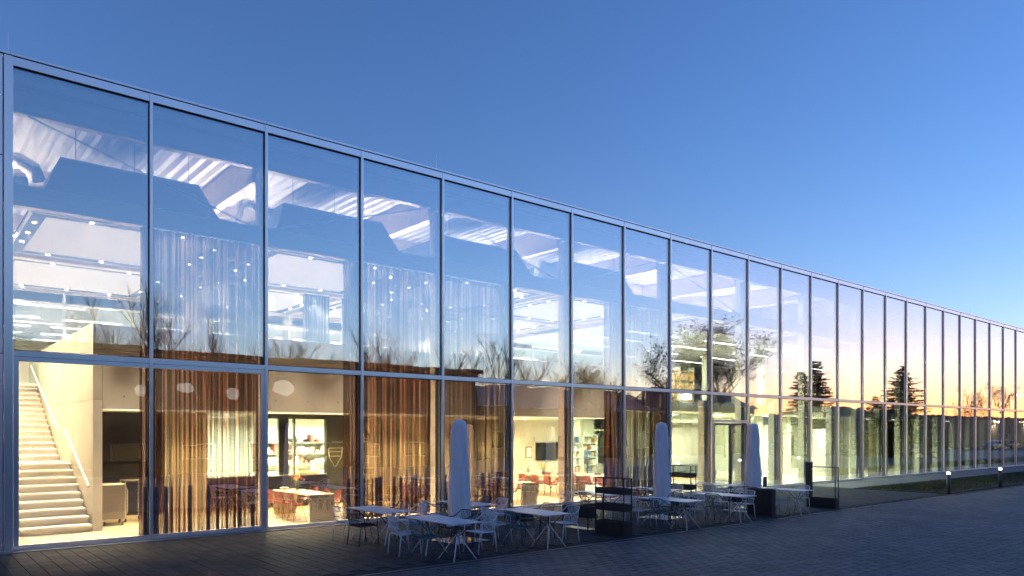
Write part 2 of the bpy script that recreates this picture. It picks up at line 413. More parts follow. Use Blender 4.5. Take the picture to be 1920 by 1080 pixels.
lay('terrace_paving', cells, PX-.007, PY-.007, M['paver'])
cells = []
QX, QY = .30, .20
for j in range(0, 42):
    for i in range(0, 170):
        x = 2.0 + QX*i + (.5*QX if j % 2 else 0); y = -7.30 - QY*j
        cells.append((x, y))
lay('plaza_paving', cells, QX-.008, QY-.008, M['paver2'])
# plaza beyond the built pavers: one sheet
pz = MB()
for a in ((-14,2-.16,-40,-7.18),(2-.16,120,-40,-15.62),(53.2,120,-15.62,-7.18)):
    pz.quad((a[0],a[2],-.004),(a[1],a[2],-.004),(a[1],a[3],-.004),(a[0],a[3],-.004))
o = pz.build('plaza_ground', M['paver2']); tag(o, kind='structure')
# kerb joint and drain
o = bx('drain_channel', M['alu_d'], None, -4, 33.2, -7.12, -7.02, -.012, -.004); tag(o, 'narrow dark drain slot running along the edge of the terrace', 'drain')
# path strip by the lawn and facade sill strip
o = bx('path', M['path'], None, 33.45, XE+2, -2.75, -.2, -.02, .004); tag(o, kind='structure')
sp = empty('threshold_strip'); tag(sp, kind='structure')
for n in range(-1, NB):
    bx('slab', M['path'], sp, MX(n)+.004, MX(n+1)-.004, -.30, -.05, -.02, .018, bev=.004)
# lawn
lawn = MB().prism([(33.5,-2.8),(XE+2,-2.8),(XE+2,-6.75),(33.5,-6.75)], 2, -.02, .012).build('flower_bed', M['soil']); tag(lawn, kind='structure')
gr = MB(); rg = random.Random(5)
def blade(x, y, hgt):
    a = rg.uniform(0, 6.28); w = rg.uniform(.006,.012); l = rg.uniform(.0,.06); b = rg.uniform(0,6.28)
    n = len(gr.v)
    gr.v += [(x-math.cos(a)*w, y-math.sin(a)*w, .008), (x+math.cos(a)*w, y+math.sin(a)*w, .008), (x+math.cos(b)*l, y+math.sin(b)*l, hgt)]
    gr.f.append((n,n+1,n+2))
for k in range(36000):
    x = 33.6 + (rg.random()**1.7)*44; y = rg.uniform(-6.7,-2.9)
    d = .5 + .5*math.sin(x*1.3+math.sin(y*2.1)*2)*math.sin(y*1.7+x*.4)
    edge = min(y+6.72, -2.86-y, (x-33.55)*.8)
    if edge < .45 and rg.random() > edge*1.5: continue
    if y < -5.6 and rg.random() < .55: continue
    blade(x, y, rg.uniform(.04,.11)*(0.6+d*.9))
me = bpy.data.meshes.new('grass'); me.from_pydata(gr.v, [], gr.f); me.update(); me.materials.append(M['grass'])
o = link('grass', me); tag(o, 'rough low grass growing in the bed beside the facade', 'grass', kind='stuff')

# ================================================================ BUILDING
B = empty('glass_hall', (0,0,0), 0, 'long two storey glass fronted hall lit from inside', 'building')
ZT0, ZT1 = 4.12, 4.245          # transom
ZR = 10.5
for n in range(NB+1):
    x = MX(n)
    if n == 0:
        bx('corner_post', M['alu'], B, x-.115, x+.045, -.09, .05, .0, ZR-.085, bev=.004); continue
    m = MB().bbox(x-.036, x+.036, -.085, -.018, .02, ZR-.085, .004)
    o = m.build('mullion', M['alu'], B)
    bx('gasket', M['gasket'], o, x-.056, x+.056, -.0175, .045, .02, ZR-.10)
    bx('inner_fin', M['alu_d'], o, x-.028, x+.028, .046, .17, .02, ZR-.3)
for n in range(NB):
    a, b = MX(n)+.036, MX(n+1)-.036
    if n == 0: a = MX(0)+.045
    o = bx('transom', M['alu'], B, a+.001, b-.001, -.075, -.018, ZT0, ZT1, bev=.004)
    bx('gasket', M['gasket'], o, a+.02, b-.02, -.0172, .04, ZT0-.016, ZT1+.016)
    bx('sill_rail', M['alu'], B, a+.001, b-.001, -.07, -.018, .022, .085, bev=.004)
    o = bx('head_rail', M['alu'], B, a+.001, b-.001, -.072, -.018, ZR-.27, ZR-.085, bev=.004)
    bx('gasket', M['gasket'], o, a+.02, b-.02, -.0172, .04, ZR-.30, ZR-.10)
    for (z0, z1) in ((.085, ZT0-.012), (ZT1+.012, ZR-.29)):
        if n == 9 and z0 < 1: z0 = 3.08
        m = MB(); cx, cz = (a+b)/2, (z0+z1)/2
        m.box(a-cx, b-cx, -.012, .012, z0-cz, z1-cz)
        o = m.build('glass_pane', M['glass'] if z1 > 5 else M['glass_low'], B); o.location = (cx, 0.004, cz)
        o.rotation_euler = (random.uniform(-.0009,.0009), 0, random.uniform(-.0011,.0011))
# extra sash frames of the first two bays, ground floor
for n in (0, 1):
    a, b = MX(n)+.05, MX(n+1)-.04
    z0, z1 = .088, ZT0-.002
    f = MB()
    f.bbox(a, b, -.062, -.02, z1-.10, z1, .004); f.bbox(a, b, -.062, -.02, z0, z0+.035, .004)
    if n == 0: f.bbox(a, a+.10, -.062, -.02, z0+.036, z1-.101, .004)
    else: f.bbox(b-.09, b, -.062, -.02, z0+.036, z1-.101, .004)
    f.build('sash_frame', M['alu'], B)
# roof edge
for n in range(-3, NB):
    a, b = MX(n), MX(n+1)
    if n < 0: a, b = MX(n), MX(n+1)
    bx('fascia', M['gasket'], B, a+.002, b-.002, -.05, .3, ZR-.083, ZR-.062)
    bx('coping', M['alu'], B, a+.003, b-.003, -.074, .5, ZR-.06, ZR-.005, bev=.004)
# cladding to the left of the glass
for i, xx in enumerate((-6.3, -3.6, -.9)):
    for (z0, z1) in ((.02, 4.16), (4.175, 8.3), (8.315, ZR-.085)):
        bx('cladding_panel', M['cladding'], B, xx+.006, xx+2.69, -.07, .05, z0, z1, bev=.004)
bx('cladding_reveal', M['gasket'], B, -6.3, MX(0)-.12, -.02, .06, .02, ZR-.25)
# roof, rear and end walls, floor slab
bx('roof', M['shellgrey'], B, -6.3, XE, .31, 24, ZR-.25, ZR-.16)
bx('rear_wall', M['plaster'], B, -6.3, XE, 23.8, 24, 0, ZR-.26)
bx('end_wall', M['concrete_in'], B, 1.45, 1.62, .4, 23.7, 0.011, ZR-.27)
bx('end_wall', M['plaster'], B, XE+.06, XE+.2, .05, 23.7, 0.0, ZR-.27)
bx('floor_slab', M['terrazzo'], B, 1.63, XE, .06, 23.7, -.012, .010)
# corrugated deck under the roof: ribs run away from the glass
dk = MB(); x = 1.7; z0, z1 = 9.95, 10.12
prof = []
while x < XE-1:
    prof += [(x, z0), (x+.14, z0), (x+.17, z1), (x+.30, z1)]; x += .34
for (a, b) in zip(prof, prof[1:]):
    dk.quad((a[0], .62, a[1]), (b[0], .62, b[1]), (b[0], 23.6, b[1]), (a[0], 23.6, a[1]))
dk.build('metal_deck', M['deck'], B)
# structural grid: columns behind mullions, upper and lower beams
for n in range(1, NB):
    x = MX(n)
    bx('column', M['timber'] if n < 9 else M['plaster_g'], B, x-.03, x+.19, .30, .62, .011, 9.3 if n % 2 == 0 else (3.9 if n > 8 else 7.4), bev=.006)
for n in range(2, NB, 2):
    for yy in (6.08, 11.56, 17.04):
        bx('column', M['concrete_in'] if n < 8 else M['plaster_g'], B, MX(n)-.17, MX(n)+.17, yy-.17, yy+.17, .011, 7.39)
for k, yy in enumerate((.46, 6.08, 11.56, 17.04)):
    for n in range(0, NB, 2):
        a, b = MX(n), MX(n+2)
        bx('upper_beam', M['timber'], B, a+.011, b-.011, yy-.12, yy+.12, 9.41, 9.93)
        bx('lower_beam', M['timber'], B, a+.015, b-.015, yy-.13, yy+.13, 7.41, 7.88)
for n in range(2, NB, 2):
    for (y0, y1) in ((.60,5.94),(6.22,11.42),(11.70,16.90),(17.2,23.7)):
        bx('upper_beam', M['timber'], B, MX(n)-.12, MX(n)+.12, y0, y1, 9.10, 9.92)
        bx('lower_beam', M['timber'], B, MX(n)-.13, MX(n)+.13, y0, y1, 7.42, 7.87)
# facade header blind box
for n in range(0, NB, 2):
    bx('header_panel', M['plaster'], B, MX(n)+.01, MX(n+2)-.01, .40, .60, 9.94, 10.245)
    bx('blind_box', M['plaster'], B, MX(n)+.01, MX(n+2)-.01, .19, .30, 10.0, 10.22, bev=.01)
# diagonal rods between the beams
for i, n in enumerate(range(0, 22, 2)):
    a, b = MX(n)+.35, MX(n+2)-.25
    z0, z1 = (9.40, 7.90) if i % 2 == 0 else (7.90, 9.40)
    for yy in (.40, 6.0):
        MB().tube([(a, yy, z0), (b, yy, z1)], .022, 6).build('tie_rod', M['deck'], B)
# ceiling coffers
rc = random.Random(9)
for mi in range(4):
    for ri, (y0, y1) in enumerate(((.9,5.55),(6.45,11.05))):
        a, b = MX(2*mi), MX(2*mi+2)
        ox0, ox1, oy0, oy1 = a+.82, b-.82, y0+.28, y1-.35
        tx0, tx1, ty0, ty1 = ox0+.42, ox1-.42, oy0+.5, oy1-.5
        zb, zt = 7.46, 8.95
        def frust(e, zt_, zb_, top=True):
            m = MB()
            m.v = [(ox0-e,oy0-e,zb_),(ox1+e,oy0-e,zb_),(ox1+e,oy1+e,zb_),(ox0-e,oy1+e,zb_),(tx0-e,ty0-e,zt_),(tx1+e,ty0-e,zt_),(tx1+e,ty1+e,zt_),(tx0-e,ty1+e,zt_)]
            m.f = [(i,(i+1)%4,4+(i+1)%4,4+i) for i in range(4)] + [(4,5,6,7)]
            return m
        # outer shell is wider at the bottom than the lining, as seen above the beam
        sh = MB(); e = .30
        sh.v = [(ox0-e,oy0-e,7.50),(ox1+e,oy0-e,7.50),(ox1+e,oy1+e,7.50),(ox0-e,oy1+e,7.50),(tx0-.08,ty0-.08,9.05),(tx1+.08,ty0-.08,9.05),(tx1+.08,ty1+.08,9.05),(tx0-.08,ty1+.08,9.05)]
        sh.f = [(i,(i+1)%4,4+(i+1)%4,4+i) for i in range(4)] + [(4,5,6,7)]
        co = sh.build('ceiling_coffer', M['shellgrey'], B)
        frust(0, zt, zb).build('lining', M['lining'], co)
        r = MB(); w1 = .30
        for q in ((ox0-w1,ox1+w1,oy0-w1,oy0-.004),(ox0-w1,ox1+w1,oy1+.004,oy1+w1),(ox0-w1,ox0-.004,oy0,oy1),(ox1+.004,ox1+w1,oy0,oy1)):
            r.box(*q, 7.462, 7.49)
        r.build('light_channel', M['ring'], co)
        r = MB(); w2 = .36
        for q in ((ox0-w2,ox1+w2,oy0-w2,oy0-w1-.002),(ox0-w2,ox1+w2,oy1+w1+.002,oy1+w2),(ox0-w2,ox0-w1-.002,oy0-w1,oy1+w1),(ox1+w1+.002,ox1+w2,oy0-w1,oy1+w1)):
            r.box(*q, 7.44, 7.495)
        r.build('white_trim', M['plaster'], co)
        cl = bx('added_cove_light', M['ring'], co, ox0+.5, ox1-.5, oy0-.10, oy0-.04, 7.495, 7.53)  # added lamp, hidden on the rim, to brighten the coffer lining
        bx('diffuser', M['L_soft'], cl, ox0+.52, ox1-.52, oy0-.09, oy0-.05, 7.531, 7.536)
        area(((ox0+ox1)/2, oy0+.08, 7.56), ox1-ox0-1.0, .05, 9, UPPER, (R_(180-48),0,0))
        spots = [(ox0+.9+t*(ox1-ox0-1.8)/1., oy0-.15) for t in (0,1)] + [(ox0+.6+t*(ox1-ox0-1.2)/1., oy1+.15) for t in (0,.5,1)] \
              + [(ox0-.15, oy0+.7+t*1.1) for t in (0,1,2)] + [(ox1+.15, oy0+.7+t*1.1) for t in (0,1,2)]
        for i, (sx, sy) in enumerate(spots):
            MB().lathe([(.045,7.452),(.05,7.461)], 10, (sx, sy)).build('downlight', M['L_warm'], co)
            if i in (0,1,2,4,6,9): spot((sx, sy, 7.44), 240 if ri == 0 else 220, UPPER, 100 if i > 1 or ri else 56, .6)
# linear lamps near the deck
def strip(x0, x1, y, z, mat, watts, col, name='strip_light', up=False, par=B):
    o = bx(name, M['plaster'], par, x0, x1, y-.05, y+.05, z, z+.06)
    bx('diffuser', mat, o, x0+.01, x1-.01, y-.024, y+.024, z-.012, z-.001)
    if watts:
        area(((x0+x1)/2, y, z-.02), x1-x0-.02, .08, watts, col)
for mi in range(0, 12):
    a = MX(2*mi)
    strip(a+1.6, a+4.2, 6.3, 9.25, M['L_cool'], 5, UPPER)
    l = area((a+2.9, .95, 8.95), 3.2, .12, 11, UPPER, (math.pi,0,0)) if False else None
# added upward strips on the lower beams, to brighten the deck evenly
for mi in range(6):
    a = MX(2*mi)
    for yy, pw_ in ((6.08, 8), (11.56, 12)):
        o = bx('added_uplight', M['shellgrey'], B, a+.5, a+5.0, yy-.05, yy+.05, 7.885, 7.94)
        bx('diffuser', M['L_soft'], o, a+.52, a+4.98, yy-.04, yy+.04, 7.941, 7.95)
        area((a+2.75, yy, 7.97), 4.4, .08, pw_ if mi < 4 else pw_*.6, UPPER, (math.pi,0,0))
for n in range(0, 13, 2):  # added too, lighting the deck ribs from one side
    for (y0, y1) in ((1.0, 5.6), (6.6, 11.0)):
        o = bx('added_uplight', M['shellgrey'], B, MX(n)-.05, MX(n)+.05, y0, y1, 7.885, 7.94)
        bx('diffuser', M['L_soft'], o, MX(n)-.04, MX(n)+.04, y0+.02, y1-.02, 7.941, 7.95)
        area((MX(n), (y0+y1)/2, 7.97), .08, y1-y0-.1, (12 if n == 0 else 34) if n < 9 else 22, UPPER, (math.pi,0,0))
# ducts
def duct(pts, r): MB().tube(pts, r, 14).build('duct', M['duct'], B, smooth=True)
def arcpts(c, p, q, r, n=6): return [Vector(c)+Vector(p)*math.cos(t*math.pi/2/n)*r+Vector(q)*math.sin(t*math.pi/2/n)*r for t in range(n+1)]
duct([(1.7,2.1,8.9),(2.35,2.1,8.9),(2.6,2.15,8.8),(2.7,2.3,8.6)], .19)
duct([(1.7,3.0,8.75),(2.6,3.0,8.75)], .15)
for kx in (6.9, 17.9):
    duct([(kx-.6,1.2,8.05),(kx+.1,1.5,8.15)] + [(kx+.3,1.6,8.3),(kx+.42,1.68,8.55),(kx+.5,1.75,8.8),(kx+.7,1.85,8.92),(kx+1.6,2.3,8.95),(kx+3.6,3.3,8.95)], .12)
# hangers
for mi in range(4):
    a = MX(2*mi)
    for hx in (1.5, 2.8, 4.1):
        MB().tube([(a+hx, 1.75, 9.05), (a+hx, 1.75, 9.97)], .008, 4).build('hanger', M['alu_d'], B)

# ---------------- gallery
Zs = 3.12
bx('gallery_slab', M['plaster'], B, 4.16, MX(8), 2.71, 23.7, 3.14, 4.10)
bx('upper_floor', M['carpet'], B, 4.16, MX(8), 2.72, 23.7, 4.101, 4.12)
pj = [4.15, 7.2, 10.2, 13.2, 16.2, 19.2, 22.2, MX(8)+.1]
for a, b in zip(pj, pj[1:]):
    o = bx('parapet', M['concrete_in'], B, a+.003, b-.003, 2.49, 2.70, Zs, 5.27, bev=.006)
    for q in (.5, 1.5, 2.5):
        for zz in (3.45, 4.95):
            MB().tube([(a+q, 2.4895, zz), (a+q, 2.50, zz)], .022, 8).build('tie_hole', M['alu_d'], o)
o = bx('soffit_light', M['L_soft'], B, 4.3, MX(8)-.2, 2.76, 2.80, 3.10, 3.138)
for x in [5.0+1.37*k for k in range(14)]:
    for yy in (3.7,):
        MB().lathe([(.05,3.128),(.05,3.139)], 10, (x, yy)).build('downlight', M['L_warm'], B)
        spot((x, yy, 3.12), 105, WARM, 140, .4)
for x in [6.2+2.74*k for k in range(7)]:
    MB().lathe([(.05,3.128),(.05,3.139)], 10, (x, 7.4)).build('downlight', M['L_warm'], B)
    spot((x, 7.4, 3.12), 170, WARM, 150, .4)
# upper right slab edge
bx('gallery_slab', M['plaster_g'], B, MX(8)+.11, XE, 2.50, 23.7, 3.50, 3.95)
bx('upper_floor', M['carpet'], B, MX(8)+.11, XE, 2.51, 23.7, 3.951, 3.965)
for n in range(9, 20):
    bx('balustrade_glass', M['glass_in'], B, MX(n)+.05, MX(n+1)-.05, 2.55, 2.565, 3.97, 5.0)
# upper level glazed partition and rooms behind
for n in range(0, 12):
    a, b = MX(n), MX(n+1)
    if n in (6, 7): bx('upper_wall', M['plaster'], B, a+.03, b-.03, 11.3, 11.4, 4.13, 7.4); continue
    f = MB(); f.box(a-.04, a+.04, 11.30, 11.40, 4.12, 7.4); f.box(a+.041, b-.041, 11.30, 11.40, 6.95, 7.02); f.box(a+.041, b-.041, 11.31, 11.39, 4.12, 4.2)
    o = f.build('partition_frame', M['plaster'], B)
    bx('partition_glass', M['glass_in'], o, a+.042, b-.042, 11.345, 11.355, 4.21, 6.94)
for yy in (13.5, 16, 18.5, 21):
    for k in range(0, 24):
        a = MX(k)
        if k < 10: strip(a+.25, a+2.3, yy, 6.75, M['L_cool'], 14 if k % 2 == 0 else 0, UPPER if k < 8 else GREEN)
bx('office_ceiling', M['plaster'], B, 1.63, XE, 11.7, 23.7, 7.05, 7.10)
bx('office_wall', M['plaster'], B, 1.63, XE, 22.9, 23.0, 4.13, 7.0)
# open office on the right: lamps hung in the front zone
bx('office_ceiling', M['plaster'], B, MX(8)+.3, MX(20), 2.2, 11.2, 7.22, 7.28)
for yy in (3.0, 5.0, 7.2, 9.4):
    for k in range(8, 20):
        a = MX(k)
        if k % 2 == 0 and (k < 13 or (k == 16 and yy > 6)): strip(a+.5+.5*(int(yy) % 2), a+4.4, yy, 7.05-.02*yy, M['L_cool'], 26 if k < 13 else 4, (1,1,.80))
# shelving with boxes up there
for k, x in enumerate((33.2, 34.5)):
    s = empty('archive_shelf', (x, 7.6, 3.966), 0, ['open shelf of yellow files upstairs, next to the stairwell side','open shelf of yellow files upstairs, next to the meeting rooms'][k], 'shelf', 'upstairs shelves')
    for zz in (.05,.55,1.05,1.55,2.05): bx('shelf_board', M['maple'], s, 0, 1.2, 0, .4, zz, zz+.03)
    for xx in (0-.03, 1.2): bx('side_panel', M['plaster_g'], s, xx, xx+.03, 0, .4, 0, 2.3)
    for zz in (.08,.58,1.08,1.58):
        for q in range(3): bx('file_box', M['yellow'] if q != 1 else M['maple'], s, .04+q*.39, .40+q*.39, .03, .36, zz+.002, zz+.34)

# ---------------- staircase
st = empty('staircase'); st.parent = B
SX0, SX1, RZ, RUN = 1.66, 3.92, .184, .365
y, z = 2.40, .010
prev = None
def step(y0, y1, ztop):
    bx('riser', M['concrete_in'], st, SX0, SX1-.03, y0+.035, y1+.03, max(.011, ztop-.45), ztop-.056)
    bx('step', M['plaster'], st, SX0, SX1-.02, y0, y1+.034, ztop-.055, ztop, bev=.006)
for i in range(9):
    z += RZ; step(y, y+RUN-.001 if i < 8 else y+1.85, z); y += RUN
y += 1.85-RUN
for i in range(14):
    z += RZ; step(y, y+RUN-.001 if i < 13 else y+3.5, z); y += RUN
# stair wall
wj = [2.49, 5.2, 8.0, 11.0, 14.0]
for a, b in zip(wj, wj[1:]):
    for (z0, z1) in ((.011, 1.55), (1.556, 3.35), (3.356, 5.3)):
        bx('stair_wall', M['concrete_in'], B, 3.93, 4.145, a+.003, b-.003, z0, z1, bev=.004)
for (p0, p1) in (((3.86,2.62,1.14),(3.86,5.98,2.58)), ((3.86,7.2,2.61),(3.86,12.8,4.9))):
    h = MB().bbox(0,1,0,1,0,1,.001); 
    a, b = Vector(p0), Vector(p1)
    hm = MB().tube([a, b], .032, 8).build('handrail', M['plaster'], st)
    for t in (.1,.5,.9):
        q = a.lerp(b, t); MB().tube([q, q+Vector((.068,0,-.05))], .01, 6).build('bracket', M['steel'], st)
for yy in (3.3, 5.2, 7.4, 9.6):
    MB().lathe([(.05,7.395),(.055,7.405)], 10, (2.35, yy)).build('downlight', M['L_warm'], B)
    spot((2.35, yy, 7.38), 95, (1,.66,.29), 95, .6)
bx('stair_glass', M['glass_blue'], B, 3.2, 3.215, 11.2, 13.6, 4.35, 6.9)
bx('stair_glass', M['glass_in'], B, 2.5, 2.515, 10.0, 12.2, 4.2, 5.9)

# ---------------- ground floor rooms
bx('dark_recess', M['black'], B, 4.2, 6.6, 5.9, 6.0, .011, 3.13)
o = bx('wall_display', M['black'], None, 4.3, 6.4, 5.78, 5.86, 1.66, 3.08, bev=.01); tag(o, 'large black glossy panel in the recess behind the stairs', 'display panel')
bx('ground_wall', M['concrete_in'], B, 6.61, 7.70, 5.5, 5.7, .011, 3.13)
bx('ground_wall', M['concrete_in'], B, 17.3, 21.0, 9.3, 9.5, .011, 3.13)
bx('ground_wall', M['concrete_in'], B, 12.86, 17.2, 5.5, 5.65, .011, 3.13)
bx('kitchen_wall', M['fridge'], B, 6.6, 17.2, 10.4, 10.5, .011, 3.13)
bx('kitchen_wall', M['fridge'], B, 6.5, 6.6, 5.71, 10.4, .011, 3.13)
bx('kitchen_wall', M['fridge'], B, 17.2, 17.29, 5.5, 10.4, .011, 3.13)
bx('servery_head', M['black'], B, 9.3, 12.9, 5.46, 5.6, 2.98, 3.138)
# servery counter, posts, screens
cn = empty('servery_counter', (0,0,.01), 0, 'long black servery counter with steel top under the kitchen hatch', 'counter')
bx('front_panel', M['black'], cn, 7.72, 11.7, 5.42, 6.0, 0, 1.04)
bx('counter_top', M['steel'], cn, 7.70, 11.72, 5.36, 6.05, 1.042, 1.085, bev=.004)
for x in (10.02, 10.55): bx('hatch_post', M['black'], B, x, x+.05 if x > 10.3 else x+.34, 5.45, 5.6, 1.10, 2.978)
bx('hatch_glass', M['glass_in'], B, 10.62, 11.70, 5.5, 5.51, 1.55, 2.97)
cb = bx('chalkboard', M['chalk'], None, 11.74, 12.72, 5.43, 5.63, .011, 3.12); tag(cb, 'dark pillar board with chalk writing and a heart beside the hatch', 'chalkboard')
ck = MB()
def chalk(pts, r=.008): ck.tube([(x, 5.424, z) for x, z in pts], r, 4)
rt = random.Random(21)
def scrib(x, z, w, hgt=.07):
    n = max(4, int(w/.035)); chalk([(x+w*i/n, z + (hgt if i % 2 else 0)*rt.uniform(.4,1)) for i in range(n+1)], .006)
scrib(11.95,2.15,.4,.1); scrib(11.82,1.95,.55); scrib(11.85,1.82,.5); scrib(11.80,1.66,.45)
chalk([(11.80,1.95),(11.85,1.62),(12.06,1.28),(12.3,1.66),(12.34,1.95)])
scrib(12.45,1.62,.22); scrib(12.4,1.35,.28,.14); scrib(12.5,1.08,.18)
chalk([(12.5,.95),(12.55,.85),(12.62,.98),(12.56,1.0)])
ck.build('chalk_marks', M['chalkw'], cb)
# kitchen clutter seen through hatch
def unit(name, label, cat, mat, x0,x1,y0,y1,z0,z1, extra=None):
    t = empty(name, ((x0+x1)/2,(y0+y1)/2,z0), 0, label, cat)
    cx, cyy = (x0+x1)/2, (y0+y1)/2
    bx('body', mat, t, x0-cx,x1-cx,y0-cyy,y1-cyy,0,z1-z0, bev=.01)
    if extra: extra(t, x1-x0, y1-y0, z1-z0)
    return t
def drawers(t,w,d,h):
    for k in range(3): bx('drawer', M['steel'], t, -w/2+.02, w/2-.02, -d/2-.02, -d/2-.001, h*(.05+.31*k), h*(.34+.31*k))
unit('kitchen_unit','pale kitchen base unit behind the hatch','cabinet',M['fridge'],10.6,16.6,9.6,10.3,.011,.95,drawers)
unit('kitchen_island','steel worktop island inside the kitchen','worktop',M['steel'],10.9,14.0,7.4,8.2,.011,.95,drawers)
rk = random.Random(4)
ks = empty('kitchen_shelf', (11.0,10.2,1.2), 0, 'wall shelves crowded with crockery at the back of the kitchen', 'shelf')
for zz in (0,.45,.9):
    bx('shelf_board', M['steel'], ks, 0, 5.4, -.3, .19, zz, zz+.03)
    x = .05
    while x < 5.1:
        w = rk.uniform(.08,.24); hgt = rk.uniform(.1,.34)
        bx('crockery', rk.choice([M['paper'],M['fridge'],M['maple'],M['steel'],M['red'],M['black']]), ks, x, x+w, -.25, .1, zz+.031, zz+.03+hgt, bev=.01); x += w+rk.uniform(.02,.12)
for k,(x,w,hh,mt) in enumerate(((11.1,.3,.35,'paper'),(11.6,.4,.28,'maple'),(12.3,.25,.5,'paper'),(12.9,.3,.3,'steel'))):
    t = empty('food_container', (x,7.8,.952), 0, ['white food box on the steel island, window end','wooden tray box on the steel island','tall white container on the steel island','steel pan on the steel island, pillar end'][k], 'container')
    bx('tub', M[mt], t, 0,w,-.15,.15,0,hh*.85, bev=.015); bx('lid', M['steel'], t, -.01,w+.01,-.16,.16,hh*.85+.001,hh)
gd = empty('glass_display_case', (10.9,5.7,1.086), 0, 'glass food display case on the servery counter', 'display case')
bx('case_glass', M['glass_in'], gd, -.2,.7,-.18,.18,0,.34); bx('case_top', M['steel'], gd, -.21,.71,-.19,.19,.341,.37); bx('tray', M['maple'], gd, -.15,.65,-.13,.13,.02,.09)
for k in range(4): strip(8.2+2.2*k, 9.6+2.2*k, 8.3, 3.07, M['L_cool'], 110, (1,.95,.66))
# tv wall
bx('ground_wall', M['concrete_in'], B, 21.01, 23.5, 9.28, 9.5, .011, 3.138)
for a in (23.51, 25.4):
    for z0, z1 in ((.011,1.25),(1.256,2.5),(2.506,3.138)):
        bx('concrete_panel', M['concrete_in'], B, a+.003, a+1.886, 9.28, 9.5, z0, z1, bev=.004)
tv = empty('television', (25.7,9.2,1.12), 0, 'flat black television mounted on the concrete wall', 'television')
bx('screen', M['black'], tv, -.76,.76,-.03,.03,.0,.9, bev=.012); bx('wall_bracket', M['alu_d'], tv, -.2,.2,.031,.078,.3,.6)
fr = empty('notice_frame', (24.48,9.25,1.26), 0, 'small framed notice hanging on the concrete wall by the television', 'picture frame')
bx('frame', M['alu_d'], fr, -.2,.2,-.02,.02,0,.55); bx('sheet', M['paper'], fr, -.16,.16,-.024,-.0205,.04,.51)
ds = empty('soap_dispenser', (24.48,9.2,.72), 0, 'white hand sanitiser dispenser below the framed notice', 'dispenser')
bx('body', M['paper'], ds, -.1,.1,-.08,.07,.15,.5, bev=.02); bx('drip_tray', M['paper'], ds, -.12,.12,-.1,.07,.0,.03); bx('stand', M['steel'], ds, -.02,.02,-.02,.02,-.709,-.001)
# glazed room to the right of the tv
for x in (27.35, 28.3, 30.62):
    bx('room_post', M['plaster_g'], B, x, x+.10 if x > 27.5 else x+.3, 9.25, 9.45, .011, 3.49)
bx('room_rail', M['plaster_g'], B, 28.41, 30.61, 9.27, 9.43, 2.62, 2.7)
bx('room_glass', M['glass_in'], B, 28.42, 30.60, 9.34, 9.35, .05, 2.61)
bx('ground_wall', M['plaster_g'], B, 23.0, 34.5, 14.4, 14.5, .011, 3.49)
for k, x in enumerate((28.5, 30.0, 31.5, 33.0)):
    s = empty('book_shelf', (x,14.0,.011), 0, 'white bookshelf at the back of the glazed room, %s' % ['beside the television wall','second along','third along','deepest'][k], 'bookshelf', 'library shelves')
    for zz in (.05,.5,.95,1.4,1.85,2.3): bx('shelf_board', M['paper'], s, 0,1.4,0,.35,zz,zz+.03)
    for xx in (-.03,1.4): bx('side_panel', M['paper'], s, xx,xx+.03,0,.35,0,2.4)
    for zz in (.08,.53,.98,1.43,1.88):
        xx = .03
        while xx < 1.25:
            w = rk.uniform(.05,.16); 
            if rk.random() < .8: bx('book', rk.choice([M['paper'],M['red'],M['armchair'],M['shirt'],M['maple'],M['grey_cart'],M['yellow']]), s, xx,xx+w,.05,.3,zz+.001,zz+rk.uniform(.2,.36))
            xx += w+.01
def armchair(loc, rz, label):
    t = empty('lounge_chair', loc, rz, label, 'armchair', 'sage lounge chairs')
    m = MB()
    prof = [(.30,.42),(.1,.40),(-.2,.42),(-.32,.55),(-.40,.88),(-.45,.86),(-.38,.5),(-.26,.36),(.28,.36)]
    m.prism(prof, 0, -.33, .33); 
    for sgn in (-1,1): m.bbox(sgn*.37-.04, sgn*.37+.04, -.36, .28, .38, .66, .02)
    m.build('shell', M['armchair'], t)
    for sx in (-.28,.28):
        for sy in (-.3,.26): MB().tube([(sx*.6,sy*.6,.37),(sx*1.15,sy*1.15,0)], .014, 6).build('leg', M['steel'], t)
armchair((29.0,8.2,.011), R_(200), 'sage green lounge chair in front of the glazed room, nearer the television')
armchair((30.1,8.4,.011), R_(150), 'sage green lounge chair in front of the glazed room, nearer the concrete wall')
sg = empty('floor_sign', (23.7,3.0,.011), R_(35), 'yellow folding warning sign standing on the cafe floor', 'floor sign')
for s_ in (-1,1):
    MB().prism([(-.15,0),(.15,0),(.11,.62),(-.11,.62)], 1, -.008, .008).build('board', M['yellow'], sg).rotation_euler = (s_*.16,0,0)
bx('hinge', M['yellow'], sg, -.09,.09,-.12,.12,.606,.616)
for c in kids(sg):
    if c.name.startswith('board'): c.location = (0, .1 if c.rotation_euler.x > 0 else -.1, 0)
# bay nine: concrete wall and bench
bx('ground_wall', M['concrete_in'], B, 31.4, 34.6, 6.0, 6.2, .011, 3.49)
bx('bulkhead', M['plaster_g'], B, 30.4, 33.0, 4.9, 5.98, 3.06, 3.49)
bn = empty('bench_sofa', (33.0,5.55,.011), 0, 'low grey green upholstered bench against the concrete wall', 'sofa')
bx('seat', M['sofa'], bn, -1.55,1.55,-.35,.3,.22,.44, bev=.03)
for k in range(3): bx('back_cushion', M['sofa'], bn, -1.5+k*1.02,-.53+k*1.02,.08,.36,.45,.82, bev=.04)
bx('plinth', M['maple'], bn, -1.5,1.5,-.28,.3,0,.219)
